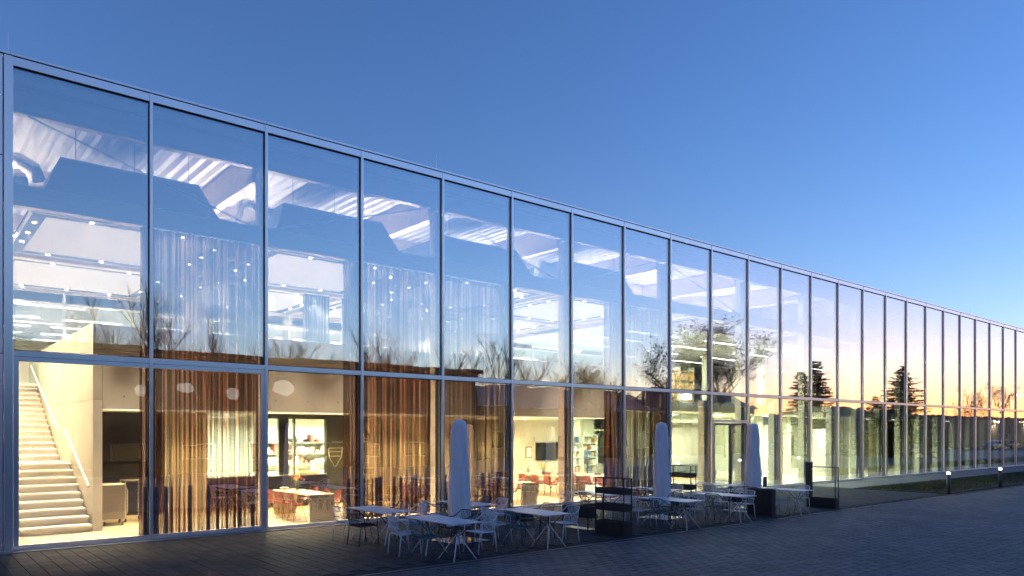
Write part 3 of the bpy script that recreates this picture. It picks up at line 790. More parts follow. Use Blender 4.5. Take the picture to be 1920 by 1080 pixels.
# hall, meeting room
bx('ground_wall', M['plaster_g'], B, 34.61, 41.8, 12.0, 12.1, .011, 3.49)
bx('ground_wall', M['plaster_g'], B, 43.5, 62.0, 9.2, 9.3, .011, 3.49)
bx('ground_wall', M['plaster_g'], B, 41.81, 41.95, 9.2, 12.1, .011, 3.49)
o = bx('meeting_screen', M['grey_cart'], None, 46.3, 49.4, 9.08, 9.18, .90, 2.35, bev=.01); tag(o, 'large dark presentation board on the pale meeting room wall', 'display board')
for k in range(10): bx('pen_slot', M['paper'], o, 46.6+.27*k, 46.7+.27*k, 9.068, 9.079, 1.0, 1.15)
o = bx('white_partition', M['paper'], None, 44.5, 47.0, 5.0, 5.12, .011, 2.75, bev=.01); tag(o, 'tall plain white partition panel standing inside the glass', 'partition')
for x in (36.4, 38.3, 41.4): bx('hall_post', M['plaster_g'], B, x, x+.42, 5.0, 5.3, .011, 3.49)
for (x0, x1) in ((37.2,38.2),(38.9,41.3),(42.2,44.8)):
    bx('duct_grille', M['ring'], B, x0, x1, 5.4, 5.5, 3.0, 3.48)
    for k in range(4): MB().tube([(x0,5.38,3.08+.1*k),(x1,5.38,3.08+.1*k)], .018, 5).build('service_pipe', M['steel'], B)
for x0, yy in ((36.0,8.5),(40,7.5),(43,7.5),(46,7.0),(36.5,3.6),(31.0,3.6),(28,4.2),(24.8,5.5),(25.5,12.0),(29.5,12.0),(32,12.0),(40,3.6),(45,3.6),(49,3.8),(53,3.8),(57,3.8),(61,3.8)):
    strip(x0, x0+1.8, yy, 3.42, M['L_cool'], 46 if x0 < 47 else 5, GREEN)
def mchair(loc, rz, label):
    t = empty('meeting_chair', loc, rz, label, 'chair', 'meeting room chairs')
    MB().prism([(-.2,.46),(.2,.44),(.22,.47),(-.16,.49),(-.24,.86),(-.28,.86)], 0, -.22, .22).build('shell', M['sofa'], t)
    for sx in (-.2,.2):
        for sy in (-.2,.2): MB().tube([(sx*.4,sy*.4,.45),(sx*1.2,sy*1.2,0)], .012, 5).build('leg', M['alu_d'], t)
for k, (x, yy, rz) in enumerate(((40.9,6.4,-90),(41.8,6.2,-90),(43.1,6.3,90),(44.1,6.6,90))):
    mchair((x,yy,.011), R_(rz), 'grey shell chair at the meeting table, %s' % ['first from the doors','second from the doors','third from the doors','fourth from the doors'][k])
mt = empty('meeting_table', (42.5,6.8,.011), 0, 'small pale meeting table between grey shell chairs', 'table')
bx('table_top', M['paper'], mt, -.9,.9,-.4,.4,.71,.74, bev=.01)
for sx in (-.7,.7): bx('leg', M['steel'], mt, sx-.03,sx+.03,-.03,.03,0,.709)
for (x,yy,z) in ((27.9,2.35,4.05),): 
    o = bx('lit_exit_sign', M['L_exit'], None, x, x+.55, yy, yy+.06, z, z+.3); tag(o, 'small white illuminated sign above the entrance doors', 'sign')

# ---------------- entrance doors (bay 9)
dr = empty('entrance_door'); dr.parent = B
a, b = MX(9)+.05, MX(10)-.05
f = MB(); f.bbox(a, b, -.09, .03, 2.95, 3.07, .004); f.bbox(a, a+.09, -.09, .03, .02, 2.949, .004); f.bbox(b-.09, b, -.09, .03, .02, 2.949, .004)
f.build('door_frame', M['alu'], dr)
mid = (a+b)/2
for s_, (p, q) in enumerate(((a+.10, mid-.006), (mid+.006, b-.10))):
    f = MB()
    f.bbox(p, p+.075, -.06, .0, .03, 2.93, .004); f.bbox(q-.075, q, -.06, .0, .03, 2.93, .004); f.bbox(p+.076, q-.076, -.06, .0, 2.84, 2.93, .004); f.bbox(p+.076, q-.076, -.06, .0, .03, .15, .004)
    f.build('door_leaf', M['alu_d'], dr)
    bx('door_glass', M['glass'], dr, p+.076, q-.076, -.034, -.026, .151, 2.839)
    hx = q-.03 if s_ == 0 else p+.03
    MB().tube([(hx,-.11,.5),(hx,-.11,2.5)], .016, 8).build('handle', M['chrome'], dr)
    for zz in (.6, 2.4): MB().tube([(hx,-.11,zz),(hx,-.06,zz)], .01, 6).build('handle_bracket', M['chrome'], dr)
    for zz in (.4,1.5,2.7): MB().tube([(p+.02 if s_==0 else q-.02,-.075,zz-.06),(p+.02 if s_==0 else q-.02,-.075,zz+.06)], .014, 6).build('hinge', M['steel'], dr)

# ---------------- curtains
def curtain(label, x0, x1, y, z0, z1, mat, seed, amp=.062, fold=.105, group='sheer curtains inside the glass'):
    r = random.Random(seed); m = MB(); xs = []; ys = []
    x = x0; s_ = 1; P = []
    while x < x1:
        wv = fold*r.uniform(.55,1.5); P.append((x, amp*s_*r.uniform(.45,1.15))); s_ = -s_; x += wv*.5
    P.append((x1, 0))
    cols = []
    for (a, b) in zip(P, P[1:]):
        for t in range(5):
            u = t/5; k = .5-.5*math.cos(math.pi*u); cols.append((a[0]+(b[0]-a[0])*u, a[1]+(b[1]-a[1])*k))
    cols.append(P[-1])
    zs = [0,.04,.12,.3,.5,.7,.88,.97,1.0]; ph = [r.uniform(0,6.28) for _ in zs]
    xm = (x0+x1)/2
    for (cx, cyv) in cols:
        for i, t in enumerate(zs):
            k = 1.0 - .35*t
            m.v.append((cx-xm + .018*math.sin(cx*5+ph[i]*.4+t*3), cyv*k + .012*math.sin(cx*9+t*7), (z1-z0)*t + (.018*math.sin(cx*11)+.01*math.sin(cx*31) if t == 0 else 0)))
    nz = len(zs)
    for i in range(len(cols)-1):
        for j in range(nz-1): m.f.append((i*nz+j, (i+1)*nz+j, (i+1)*nz+j+1, i*nz+j+1))
    t = empty('curtain', (xm, y, z0), 0, label, 'curtain', group)
    me = m.mesh('cloth', True); me.materials.append(mat); link('cloth', me, t)
    bx('curtain_track', M['alu'], t, x0-xm, x1-xm, -.02, .02, z1-z0+.005, z1-z0+.03)
    return t
CT = 7.36
curtain('tall brown sheer curtain drawn beside the staircase bay', 4.5, 7.30, .24, .07, CT, M['curt_brown'], 1)
curtain('tall brown sheer curtain just past the servery bay', 9.75, 12.62, .24, .07, CT, M['curt_brown'], 2)
curtain('dark brown sheer curtain behind the first closed parasol', 13.0, 15.55, .24, .07, CT, M['curt_dark'], 3)
curtain('narrow gathered brown curtain before the dark one at the second parasol', 20.35, 21.0, .24, .07, CT, M['curt_brown'], 4, .07, .09)
curtain('tall dark brown sheer curtain behind the second closed parasol', 21.25, 23.75, .24, .07, CT, M['curt_dark'], 5)
for k, (xa, xb) in enumerate(((8.5,9.4),(11.0,12.0),(12.5,13.2),(14.5,15.3))):
    curtain('blue grey curtain hanging upstairs in the depth of the hall, number %s from the stairs' % ['one','two','three','four'][k], xa, xb, 5.75, 4.16, 7.36, M['curt_blue'], 30+k, .06, .12, 'upstairs curtains')
gl = [(13,.2,.8),(14,.62,.98),(15,.05,.5),(16,.08,.62),(17,.1,.66),(18,.08,.6),(19,.05,.5),(20,.1,.6),(21,.2,.8),(22,.1,.6)]
for k, (n, a, b) in enumerate(gl):
    curtain('pale green sheer curtain in the ground floor window, %s along from the white partition' % ['first','second','third','fourth','fifth','sixth','seventh','eighth','ninth','tenth'][k], MX(n)+W*a, MX(n)+W*b, .42 if n != 13 else .5, .03, 3.42, M['curt_green'], 50+k, .05, .13, 'pale green curtains')
bx('curtain_pelmet', M['plaster_g'], B, MX(13), XE, .72, .80, 3.3, 3.95)
bx('pelmet_ceiling', M['plaster_g'], B, MX(13), XE, .81, 2.49, 3.52, 3.60)

# ---------------- trolleys
tr = empty('catering_trolley', (4.62,3.75,.011), R_(-4), 'closed grey metal catering trolley on castors beside the stair wall', 'trolley')
bx('cabinet', M['grey_cart'], tr, -.27,.27,-.33,.33,.17,1.08, bev=.012)
bx('top_rail', M['steel'], tr, -.28,.28,-.34,.34,1.081,1.12, bev=.01)
for sx in (-.22,.22):
    for sy in (-.28,.28):
        w_ = MB().tube([(sx-.02,sy,.06),(sx+.02,sy,.06)], .058, 12).build('castor', M['tyre'], tr)
        bx('fork', M['steel'], w_, sx-.028,sx+.028,sy-.03,sy+.03,.07,.169)
MB().tube([(.275,-.36,.3),(.33,-.36,.35),(.33,-.36,.95),(.275,-.36,1.0)], .012, 6).build('handle', M['steel'], tr)
t2 = empty('tray_rack', (5.25,4.3,.011), 0, 'open steel tray rack standing in the dark recess', 'trolley')
for sx in (-.24,.24):
    for sy in (-.3,.3): bx('post', M['steel'], t2, sx-.015,sx+.015,sy-.015,sy+.015,.1,1.15)
for k in range(8): bx('runner', M['steel'], t2, -.22,-.19,-.285,.285,.25+.1*k,.265+.1*k)
for k in range(8): bx('runner', M['steel'], t2, .19,.22,-.285,.285,.25+.1*k,.265+.1*k)
bx('tray', M['steel'], t2, -.25,.25,-.31,.31,1.151,1.17, bev=.005)
for sx in (-.24,.24):
    for sy in (-.3,.3): MB().tube([(sx-.015,sy,.05),(sx+.015,sy,.05)], .048, 10).build('castor', M['tyre'], t2)

# ---------------- cafe tables and red chairs inside
def cafe_table(loc, L, label):
    t = empty('long_table', loc, 0, label, 'table', 'long tables inside')
    bx('table_top', M['maple'], t, -.39,.39,0.02,L-.02,.725,.762, bev=.006)
    for yy in (0, L-.04): MB().prism([(-.39,.762),(.39,.762),(.36,.0),(-.36,.0)], 1, yy, yy+.04).build('end_panel', M['table_end'], t)
    return t
shell = MB()
rows = []
for i, (yy, zz) in enumerate(((.21,.44),(.19,.465),(.05,.45),(-.10,.445),(-.18,.48),(-.225,.60),(-.245,.72),(-.25,.82))):
    hw = (.19,.21,.22,.22,.225,.22,.205,.17)[i]
    for j in range(7):
        u = j/6*2-1
        shell.v.append((hw*u, yy + (.05*u*u if i > 3 else 0), zz + (.045*u*u if i < 5 else .0)))
for i in range(7):
    for j in range(6): shell.f.append((i*7+j,i*7+j+1,(i+1)*7+j+1,(i+1)*7+j))
n = len(shell.v)
shell.v += [(a, b+(.012 if c > .5 else 0), c-(.018 if c < .55 else 0)) for a,b,c in shell.v[:n]]
shell.f += [tuple(i+n for i in q[::-1]) for q in shell.f[:42]]
shell_me = shell.mesh('seat_shell', True); shell_me.materials.append(M['red'])
leg_mes = []
for sx in (-1,1):
    leg = MB().tube([(sx*.10,.12,.43),(sx*.22,.20,.012),(sx*.22,-.20,.012),(sx*.10,-.10,.43)], .009, 5)
    me = leg.mesh('sled_leg'); me.materials.append(M['redwire']); leg_mes.append(me)
def red_chair(loc, rz, label):
    t = empty('shell_chair', loc, rz, label, 'chair', 'red shell chairs inside')
    link('seat_shell', shell_me, t)
    for me in leg_mes: link('sled_leg', me, t)
def flowers(loc, label, seed, mats):
    r = random.Random(seed); t = empty('flower_vase', loc, 0, label, 'flowers')
    MB().lathe([(.05,0),(.06,.02),(.065,.14),(.06,.17)], 12).build('vase', M['black'], t, True)
    for k in range(11):
        a = r.uniform(0,6.28); s_ = r.uniform(.04,.2); hgt = r.uniform(.28,.42)
        p = (math.cos(a)*s_, math.sin(a)*s_, hgt)
        MB().tube([(math.cos(a)*.02,math.sin(a)*.02,.12),(p[0]*.5,p[1]*.5,hgt*.7),p], .006, 4).build('stem', M['leafg'], t)
        MB().lathe([(.008,hgt-.01),(.028,hgt+.02),(.028,hgt+.045),(.012,hgt+.075)], 7, (p[0],p[1])).build('bloom', M[r.choice(mats)], t, True)
    for k in range(6):
        a = r.uniform(0,6.28); q = (math.cos(a)*.16, math.sin(a)*.16)
        m = MB(); m.quad((0,0,.14),(q[0]*.5-.02*math.sin(a),q[1]*.5+.02*math.cos(a),.26),(q[0],q[1],.28),(q[0]*.5+.02*math.sin(a),q[1]*.5-.02*math.cos(a),.24)); m.build('leaf', M['leafg'], t)
TB = [(9.33,.72,2.6,'beside the servery counter'),(13.9,.8,2.6,'behind the first parasol'),(17.05,.7,2.2,'nearest the glass by the television'),(20.6,2.4,2.2,'deeper in front of the television'),(21.9,.75,2.4,'just before the second parasol')]
for ti, (x, yy, L, where) in enumerate(TB):
    cafe_table((x,yy,.011), L, 'long sandy table with solid end panels ' + where)
    for s_ in (-1,1):
        for k in range(3):
            red_chair((x+s_*.56, yy+.45+k*.75+(.08 if s_>0 else 0), .011), (-s_)*math.pi/2+math.pi+math.pi if False else (R_(-90) if s_ < 0 else R_(90)), 'red shell chair, %s %s, long table %s' % (['outer','middle','inner'][k], 'stair side' if s_<0 else 'lawn side', where))
flowers((9.4,2.55,.775), 'red tulips in a dark vase on the table beside the servery', 2, ['tulip','tulip','tulipy'])
flowers((16.9,2.4,.775), 'yellow flowers in a dark vase on the table nearest the glass by the television wall', 3, ['tulipy','paper'])
flowers((20.7,4.0,.775), 'mixed yellow flowers in a vase on the deeper television table', 5, ['tulipy','tulip'])
bw = empty('bread_bowl', (9.2,3.05,.775), 0, 'small pale bowl on the table beside the servery', 'bowl')
MB().lathe([(.05,0),(.10,.03),(.14,.07),(.13,.07),(.09,.035),(.04,.012)], 14).build('bowl_body', M['paper'], bw, True)

# ---------------- person in the glazed room
def person(loc, rz, label):
    me = bpy.data.meshes.new('person'); 
    J = dict(pel=(0,0,.93),waist=(0,0,1.08),chest=(0,.0,1.32),neck=(0,.0,1.48),head=(0,.03,1.60),top=(0,.03,1.72),
             hl=(-.1,0,.90),kl=(-.11,.05,.50),al=(-.11,-.02,.09),tl=(-.12,.14,.04),hr=(.1,0,.90),kr=(.11,.0,.50),ar=(.11,-.06,.09),trr=(.12,.10,.04),
             sl=(-.18,0,1.40),el=(-.24,.0,1.14),wl=(-.18,.18,1.0),fl=(-.15,.27,1.0),sr=(.18,0,1.40),er=(.25,.02,1.14),wr=(.18,.2,1.05),fr=(.15,.29,1.06))
    rad = dict(pel=.15,waist=.13,chest=.15,neck=.06,head=.095,top=.075,hl=.095,kl=.062,al=.042,tl=.038,hr=.095,kr=.062,ar=.042,trr=.038,sl=.07,el=.045,wl=.032,fl=.03,sr=.07,er=.045,wr=.032,fr=.03)
    ks = list(J); E = [('pel','waist'),('waist','chest'),('chest','neck'),('neck','head'),('head','top'),('pel','hl'),('hl','kl'),('kl','al'),('al','tl'),('pel','hr'),('hr','kr'),('kr','ar'),('ar','trr'),('chest','sl'),('sl','el'),('el','wl'),('wl','fl'),('chest','sr'),('sr','er'),('er','wr'),('wr','fr')]
    me.from_pydata([J[k] for k in ks], [(ks.index(a),ks.index(b)) for a,b in E], [])
    tmp = bpy.data.objects.new('tmp_person', me); COL.objects.link(tmp)
    tmp.modifiers.new('skin','SKIN'); sub = tmp.modifiers.new('sub','SUBSURF'); sub.levels = 2
    for i, k in enumerate(ks): me.skin_vertices[0].data[i].radius = (rad[k], rad[k]*.85)
    me.skin_vertices[0].data[0].use_root = True
    dg = bpy.context.evaluated_depsgraph_get(); ev = tmp.evaluated_get(dg); m2 = bpy.data.meshes.new_from_object(ev)
    bpy.data.objects.remove(tmp)
    m2.materials.clear()
    for k in ('shirt','trouser','skin','hair'): m2.materials.append(M[k])
    for p in m2.polygons:
        c = p.center; p.use_smooth = True
        p.material_index = 1 if c.z < .95 else 0
        if c.z > 1.47: p.material_index = 2
        if c.z > 1.62 and c.y < .06 or c.z > 1.70: p.material_index = 3
        if abs(c.x) < .3 and c.y > .17 and .95 < c.z < 1.12: p.material_index = 2
        if c.z < .08: p.material_index = 3
    o = link('person', m2); o.location = loc; o.rotation_euler = (0,0,rz)
    tag(o, label, 'person')
person((31.5,12.2,.011), R_(150), 'standing person in a blue shirt among shelves in the glazed room')

# ================================================================ TERRACE FURNITURE
def wire_chair_proto(mat):
    t = empty('wire_armchair')
    r = .0115
    parts = []
    def pt(name, m): 
        o = m.build(name, mat, t, True); parts.append(o)
    for s_ in (-1,1):
        pt('leg', MB().tube([(.255,s_*.245,0),(.225,s_*.25,.30),(.205,s_*.262,.56),(.19,s_*.265,.62)], r, 6))
        pt('leg', MB().tube([(-.26,s_*.235,0),(-.215,s_*.232,.42)], r, 6))
        pt('armrest', MB().tube([(.19,s_*.265,.62),(.15,s_*.268,.655),(.0,s_*.268,.655),(-.14,s_*.262,.66),(-.22,s_*.25,.715),(-.285,s_*.215,.79)], r, 6))
    b = MB().tube([(-.285,-.215,.79),(-.30,-.17,.805),(-.31,0,.81),(-.30,.17,.805),(-.285,.215,.79)], r, 6)
    for k in range(9):
        y = -.185+.37*k/8; c = -.02*(1-(y/.2)**2)
        b.tube([(-.295+c,y,.805),(-.265+c,y*1.03,.62),(-.225+c,y*1.05,.47),(-.18,y*1.05,.435)], .0065, 5)
    b.tube([(-.24,-.235,.56),(-.285,-.12,.575),(-.292,0,.578),(-.285,.12,.575),(-.24,.235,.56)], .008, 5)
    pt('backrest', b)
    s = MB().tube([(.215,-.25,.44),(.225,-.2,.445),(.225,.2,.445),(.215,.25,.44),(-.21,.232,.425),(-.22,-.232,.425),(.215,-.25,.44)], .010, 5, cap=False)
    for k in range(9):
        y = -.2+.4*k/8
        s.tube([(-.19,y,.43),(-.05,y,.422),(.12,y,.435),(.222,y,.447)], .0065, 5)
    s.tube([(0,-.24,.425),(0,.24,.425)], .007, 5)
    pt('seat', s)
    TREE[t.name] = parts
    return t
CH = {}
used = set()
CNAME = dict(ch_white='white',ch_blue='pale blue',ch_teal='teal',ch_black='black',ch_brown='dark brown')
rch = random.Random(8)
def place_chair(kind, x, y, rz, label):
    if kind not in CH:
        CH[kind] = wire_chair_proto(M[kind]); o = CH[kind]
    else: o = copy_tree(CH[kind])
    o.location = (x, y, 0.001); o.rotation_euler = (0,0,rz)
    tag(o, CNAME[kind] + ' wire armchair, ' + label, 'chair', 'wire armchairs on the terrace')
def terrace_table_proto():
    t = empty('terrace_table'); parts = []
    def pt(n, m, mt, sm=True): parts.append(m.build(n, mt, t, sm))
    pt('table_top', MB().bbox(-.37,.37,-.86,.86,.722,.742,.004), M['white_top'], False)
    for e in (-1,1):
        kn = Vector((0,e*.50,.46))
        for sx in (-1,1):
            for sy in (-1,1):
                pt('leg', MB().tube([kn+Vector((sx*.012,sy*.012,.03)), (sx*.27, e*.50+sy*.27, 0)], .0125, 6), M['ch_white'])
                pt('strut', MB().tube([kn+Vector((sx*.012,sy*.012,-.03)), (sx*.22, e*.50+sy*.22, .72)], .0105, 6), M['alu_d'])
        pt('hub', MB().lathe([(.022,.41),(.026,.42),(.026,.50),(.022,.51)], 8, (0,e*.5)), M['ch_white'])
    TREE[t.name] = parts
    return t
tp = terrace_table_proto()
XS = [8.64, 11.1, 15.95, 18.35, 21.7]
ORD = ['first','second','third','fourth','fifth']
#   colours: stair side glass end, stair side drain end, lawn side glass end, lawn side drain end
BACK = [('ch_white','ch_black','ch_teal','ch_white'),('ch_white','ch_brown','ch_teal','ch_white'),('ch_white','ch_brown','ch_white','ch_white'),('ch_white','ch_brown','ch_blue','ch_white'),('ch_white','ch_blue','ch_white','ch_white')]
FRONT = [('ch_white','ch_teal','ch_black','ch_white'),('ch_white','ch_teal','ch_brown','ch_white'),('ch_white','ch_teal','ch_black','ch_blue'),('ch_blue','ch_teal','ch_white','ch_white'),('ch_teal','ch_blue',None,'ch_white')]
first = True
for row, (yc, cols, rn) in enumerate(((-3.62,BACK,'back row'),(-6.25,FRONT,'front row'))):
    for i, xc in enumerate(XS):
        if row == 1 and i == 4: xc, ycc = 21.55, -6.25
        else: ycc = yc
        if row == 0 and i == 4: xc = 21.85
        if row == 0 and i == 3: xc = 18.45
        o = tp if first else copy_tree(tp); first = False
        o.location = (xc, ycc, 0.001); o.rotation_euler = (0,0,rch.uniform(-.015,.015))
        w_ = '%s %s table' % (ORD[i], rn)
        tag(o, 'white topped rectangular terrace table, %s from the stairs in the %s' % (ORD[i], 'back row by the glass' if row == 0 else 'front row by the drain'), 'table', 'terrace tables')
        for k, kind in enumerate(cols[i]):
            if not kind: continue
            sd = -1 if k < 2 else 1; en = 1 if k in (0,2) else -1
            xo = -.47 if sd < 0 else .83
            yo = (.66 if row == 0 else .70) if en > 0 else (-.18 if row == 0 else -.11)
            if sd > 0 and en < 0: yo = -.10
            place_chair(kind, xc+xo+rch.uniform(-.03,.03), ycc+yo+rch.uniform(-.03,.03), (0 if sd < 0 else math.pi)+rch.uniform(-.1,.1), '%s, %s of %s' % ('stair side' if sd<0 else 'lawn side', 'glass end' if en>0 else 'drain end', w_))
# closed parasols
def parasol(x, y, label, seed, base=True, lean=0.):
    t = empty('closed_parasol', (x,y,.002), R_(seed*37), label, 'parasol', 'closed parasols')
    r = random.Random(seed)
    k = 56; prof = [(.22,.30),(.25,.36),(.242,.5),(.238,.9),(.226,1.3),(.212,1.7),(.195,2.05),(.178,2.4),(.168,2.6),(.158,2.71),(.135,2.765),(.085,2.80),(.02,2.815)]
    ph = [r.uniform(0,6.28) for _ in range(6)]
    def wob(rr, z, an):
        tw = an + .55*z
        f = .05*math.sin(2*tw+ph[0]) + .20*abs(math.sin(3*tw+ph[1]+.35*math.sin(2.2*z))) - .10 + .035*math.sin(9*tw+ph[2]-1.1*z) + .02*math.sin(14*tw+ph[3]+3*z) + .025*math.sin(5*z+2*an+ph[4]) + .014*math.sin(17*z+5*an)
        e = 1.0 if z < 2.6 else .4
        if z < .5: f += .08*math.sin(6*an+ph[5])
        return rr*(1+f*e)
    P = []
    for (a, b) in zip(prof, prof[1:]):
        for q in range(5): P.append((a[0]+(b[0]-a[0])*q/5, a[1]+(b[1]-a[1])*q/5))
    P.append(prof[-1])
    c = MB().lathe(P, k, (0,0), wob).build('cover', M['canvas'], t, True)
    MB().tube([(.0,-.02,.36),(.05,-.255,.7),(.12,-.262,1.4),(.10,-.20,2.3),(.05,-.15,2.65)], .007, 5).build('seam', M['canvas'], c)
    MB().tube([(0,0,.02),(0,0,.42)], .032, 10).build('pole', M['alu'], t)
    if base:
        bx('base_plate', M['chrome'], t, -.5,.5,-.5,.5,.004,.022, bev=.004)
        MB().lathe([(.07,.023),(.07,.03),(.045,.05),(.045,.2)], 14).build('socket', M['alu'], t, True)
        t.rotation_euler = (lean, 0, R_(3))
parasol(10.13,-4.74,'closed white parasol between the first two pairs of tables', 1)
parasol(17.45,-4.76,'closed white parasol between the third and fourth pairs of tables', 2)
parasol(21.95,-4.95,'closed white parasol in front of the entrance doors', 3)
# planters
def frame_planter(x, y, boxes, H, label, tray=False, Wd=.30, L=.95):
    t = empty('planter_stand', (x,y,.001), 0, label, 'planter', 'black planter stands')
    p = .012
    if H:
        for sx in (p, Wd-p):
            for sy in (p, L-p): bx('post', M['blackm'], t, sx-p,sx+p,sy-p,sy+p,.005,H)
        m = MB(); m.box(2*p+.001,Wd-2*p-.001,0,2*p,H-.022,H); m.box(2*p+.001,Wd-2*p-.001,L-2*p,L,H-.022,H); m.box(0.002,2*p-.002,2*p+.001,L-2*p-.001,H-.021,H-.001); m.box(Wd-2*p+.002,Wd-.002,2*p+.001,L-2*p-.001,H-.021,H-.001)
        m.build('top_frame', M['blackm'], t)
    for (z0, z1) in boxes:
        m = MB(); e = .004; th = .012
        m.box(-e,Wd+e,-e,-e+th,z0,z1); m.box(-e,Wd+e,L+e-th,L+e,z0,z1); m.box(-e,-e+th,-e+th,L+e-th,z0,z1); m.box(Wd+e-th,Wd+e,-e+th,L+e-th,z0,z1); m.box(-e+th,Wd+e-th,-e+th,L+e-th,z0,z0+th)
        o = m.build('planter_box', M['blackm'], t)
        bx('potting_soil', M['soil'], o, .012,Wd-.012,.012,L-.012,z1-.05,z1-.035)
    if tray: bx('base_tray', M['steel'], t, .002,Wd-.002,.002,L-.002,.006,.02)
    return t
frame_planter(13.56,-6.75,[(.0,.33),(.59,.76),(1.0,1.15)],1.40,'tall black shelf planter with three troughs at the drain edge, between second and third tables')
frame_planter(13.73,-5.38,[(.33,.59)],.33,'low black trough planter on legs behind the tall shelf planter', True)
frame_planter(13.75,-2.9,[(.0,.33)],.0,'low black trough planter on the ground near the glass, between second and third tables')
o = empty('planter_block', (20.33,-6.6,.001), 0, 'solid tall black planter block in front of the third parasol', 'planter')
m = MB(); m.bbox(0,.23,0,.82,.0,.785,.006); m.build('block', M['blackm'], o); bx('rim', M['blackm'], o, -.008,.238,-.008,.828,.786,.80); bx('potting_soil', M['soil'], o, .03,.2,.03,.79,.801,.806)
frame_planter(20.62,-5.6,[(.33,.59)],.33,'low black trough planter on legs behind the solid planter block', True)
frame_planter(20.55,-3.5,[(.0,.33),(.59,.76),(1.0,1.15)],1.40,'tall black shelf planter close to the glass near the second parasol')
frame_planter(23.93,-6.76,[(.0,.33)],1.37,'black planter trough with empty upright frame at the lawn end of the terrace', False, .24, 1.0)
# service pillar and bollards
o = empty('service_pillar', (27.8,-3.75,.001), R_(0), 'slim dark service pillar with two small sockets beside the terrace', 'pillar')
bx('body', M['blackm'], o, -.10,.10,-.10,.10,0,1.36, bev=.008)
for k in (-.035,.03): bx('socket_cover', M['paper'], o, k-.012,k+.012,-.106,-.1005,1.04,1.12)
def bollard(x, y, label):
    t = empty('bollard_light', (x,y,.002), 0, label, 'bollard', 'lit bollards')
    MB().tube([(0,0,0),(0,0,.82)], .075, 18).build('post', M['alu_d'], t, True)
    MB().lathe([(.055,.821),(.06,.83),(.06,.885),(.055,.89)], 16).build('lamp', M['L_boll'], t, True)
    MB().lathe([(.076,.891),(.076,.925),(.06,.935)], 18).build('cap', M['alu_d'], t, True)
    for k in range(3):
        a = k*2.094+.5
        MB().tube([(math.cos(a)*.072,math.sin(a)*.072,.815),(math.cos(a)*.072,math.sin(a)*.072,.91)], .006, 4).build('stay', M['alu_d'], t)
    l = bpy.data.lights.new('bollard_lamp','POINT'); l.energy = 15.0; l.color = (1,.80,.52); l.shadow_soft_size = .05
    o = link('bollard_lamp', l); o.location = (x,y,.865)
bollard(33.25,-6.82,'lit bollard at the near corner of the grass bed')
bollard(39.15,-6.87,'lit bollard farther along the edge of the grass bed')
bollard(26.35,-2.7,'lit bollard in front of the glass behind the planter block')
bollard(46.0,-6.87,'lit bollard out of the picture, mirrored in the glass')
# lightning rods and roof vent
for k, n in enumerate((0.0, 4.0, 10.0, 15.6, 20.0)):
    MB().tube([(MX(n),.3,ZR-.08),(MX(n),.3,ZR+.55)], .012, 5, .005).build('lightning_rod', M['alu'], B)
for n in range(0, NB, 3):
    MB().tube([(MX(n)+1.2,.2,ZR-.08),(MX(n)+1.2,.2,ZR-.01)], .02, 6).build('cable_clip', M['alu'], B)
rv = MB().lathe([(.28,ZR-.1),(.28,ZR+.35),(.36,ZR+.36),(.36,ZR+.5),(.30,ZR+.55)], 14, (69.8,2.2)).build('roof_vent', M['alu_d'], B)

# ================================================================ ACROSS THE PLAZA (seen mirrored in the glass)
def house(name, label, x0, x1, y0, y1, H, ridge, wallm, roofm, wins=(), lit=(), winm='lowb'):
    t = empty(name, ((x0+x1)/2, y1, -.03), 0, label, 'building', 'buildings across the plaza')
    cx, cyy = (x0+x1)/2, y1
    bx('wall', wallm, t, x0-cx, x1-cx, y0-cyy, 0, 0, H)
    if ridge > 0:
        MB().prism([(y0-cyy-.6,H+.003),(.6,H+.003),((y0-y1)/2,H+ridge)], 0, x0-cx-.4, x1-cx+.4).build('roof', roofm, t)
    else: bx('roof', roofm, t, x0-cx-.3, x1-cx+.3, y0-cyy-.3, .3, H+.002, H+.35)
    for (a, b, z0, z1) in wins:
        w_ = bx('window', M['alu_d'], t, a-cx, b-cx, .002, .06, z0, z1); bx('pane', M['carg'], w_, a-cx+.08, b-cx-.08, .061, .07, z0+.08, z1-.08)
    for (a, b, z0, z1) in lit:
        ux, uz, rx, rz_ = (a+b)/2-cx, (z0+z1)/2, (b-a)/2, (z1-z0)/2      # lit window, its oval shape mimics a warped pale reflection
        el = lambda k: [(ux+rx*k*math.cos(q*math.pi/10)*(1+.12*math.sin(q*1.7+a)), uz+rz_*k*math.sin(q*math.pi/10)) for q in range(20)]
        w_ = MB().prism(el(1.0), 1, .002, .06).build('window', M['lowb'], t); MB().prism(el(.9), 1, .061, .07).build('pane', M['L_win'], w_)
    return t
house('low_building','long dark flat roofed building across the plaza, mirrored in the lower glass', -16, 37, -46, -30, 7.3, 0, M['lowb'], M['lowb'],
      wins=[(-14+4*k, -12+4*k, .8, 1.9) for k in range(12)], lit=[(11.2,11.9,4.7,5.5),(13.4,14.6,4.9,5.7),(16.6,17.6,4.7,5.5),(19.6,21.3,5.1,6.2)])
house('pitched_shed','low building with pale pitched roof across the plaza', 41, 68, -50, -36, 5.0, 2.6, M['lowb'], M['lowroof'], wins=[(43+3.5*k, 45+3.5*k, 1, 2.5) for k in range(7)])
house('brick_house','dark gabled house between the big trees and the spruces', 70, 82, -44, -33, 5.5, 2.6, M['lowb'], M['lowroof'], wins=[(71+3*k, 72.4+3*k, 1, 2.5) for k in range(4)])
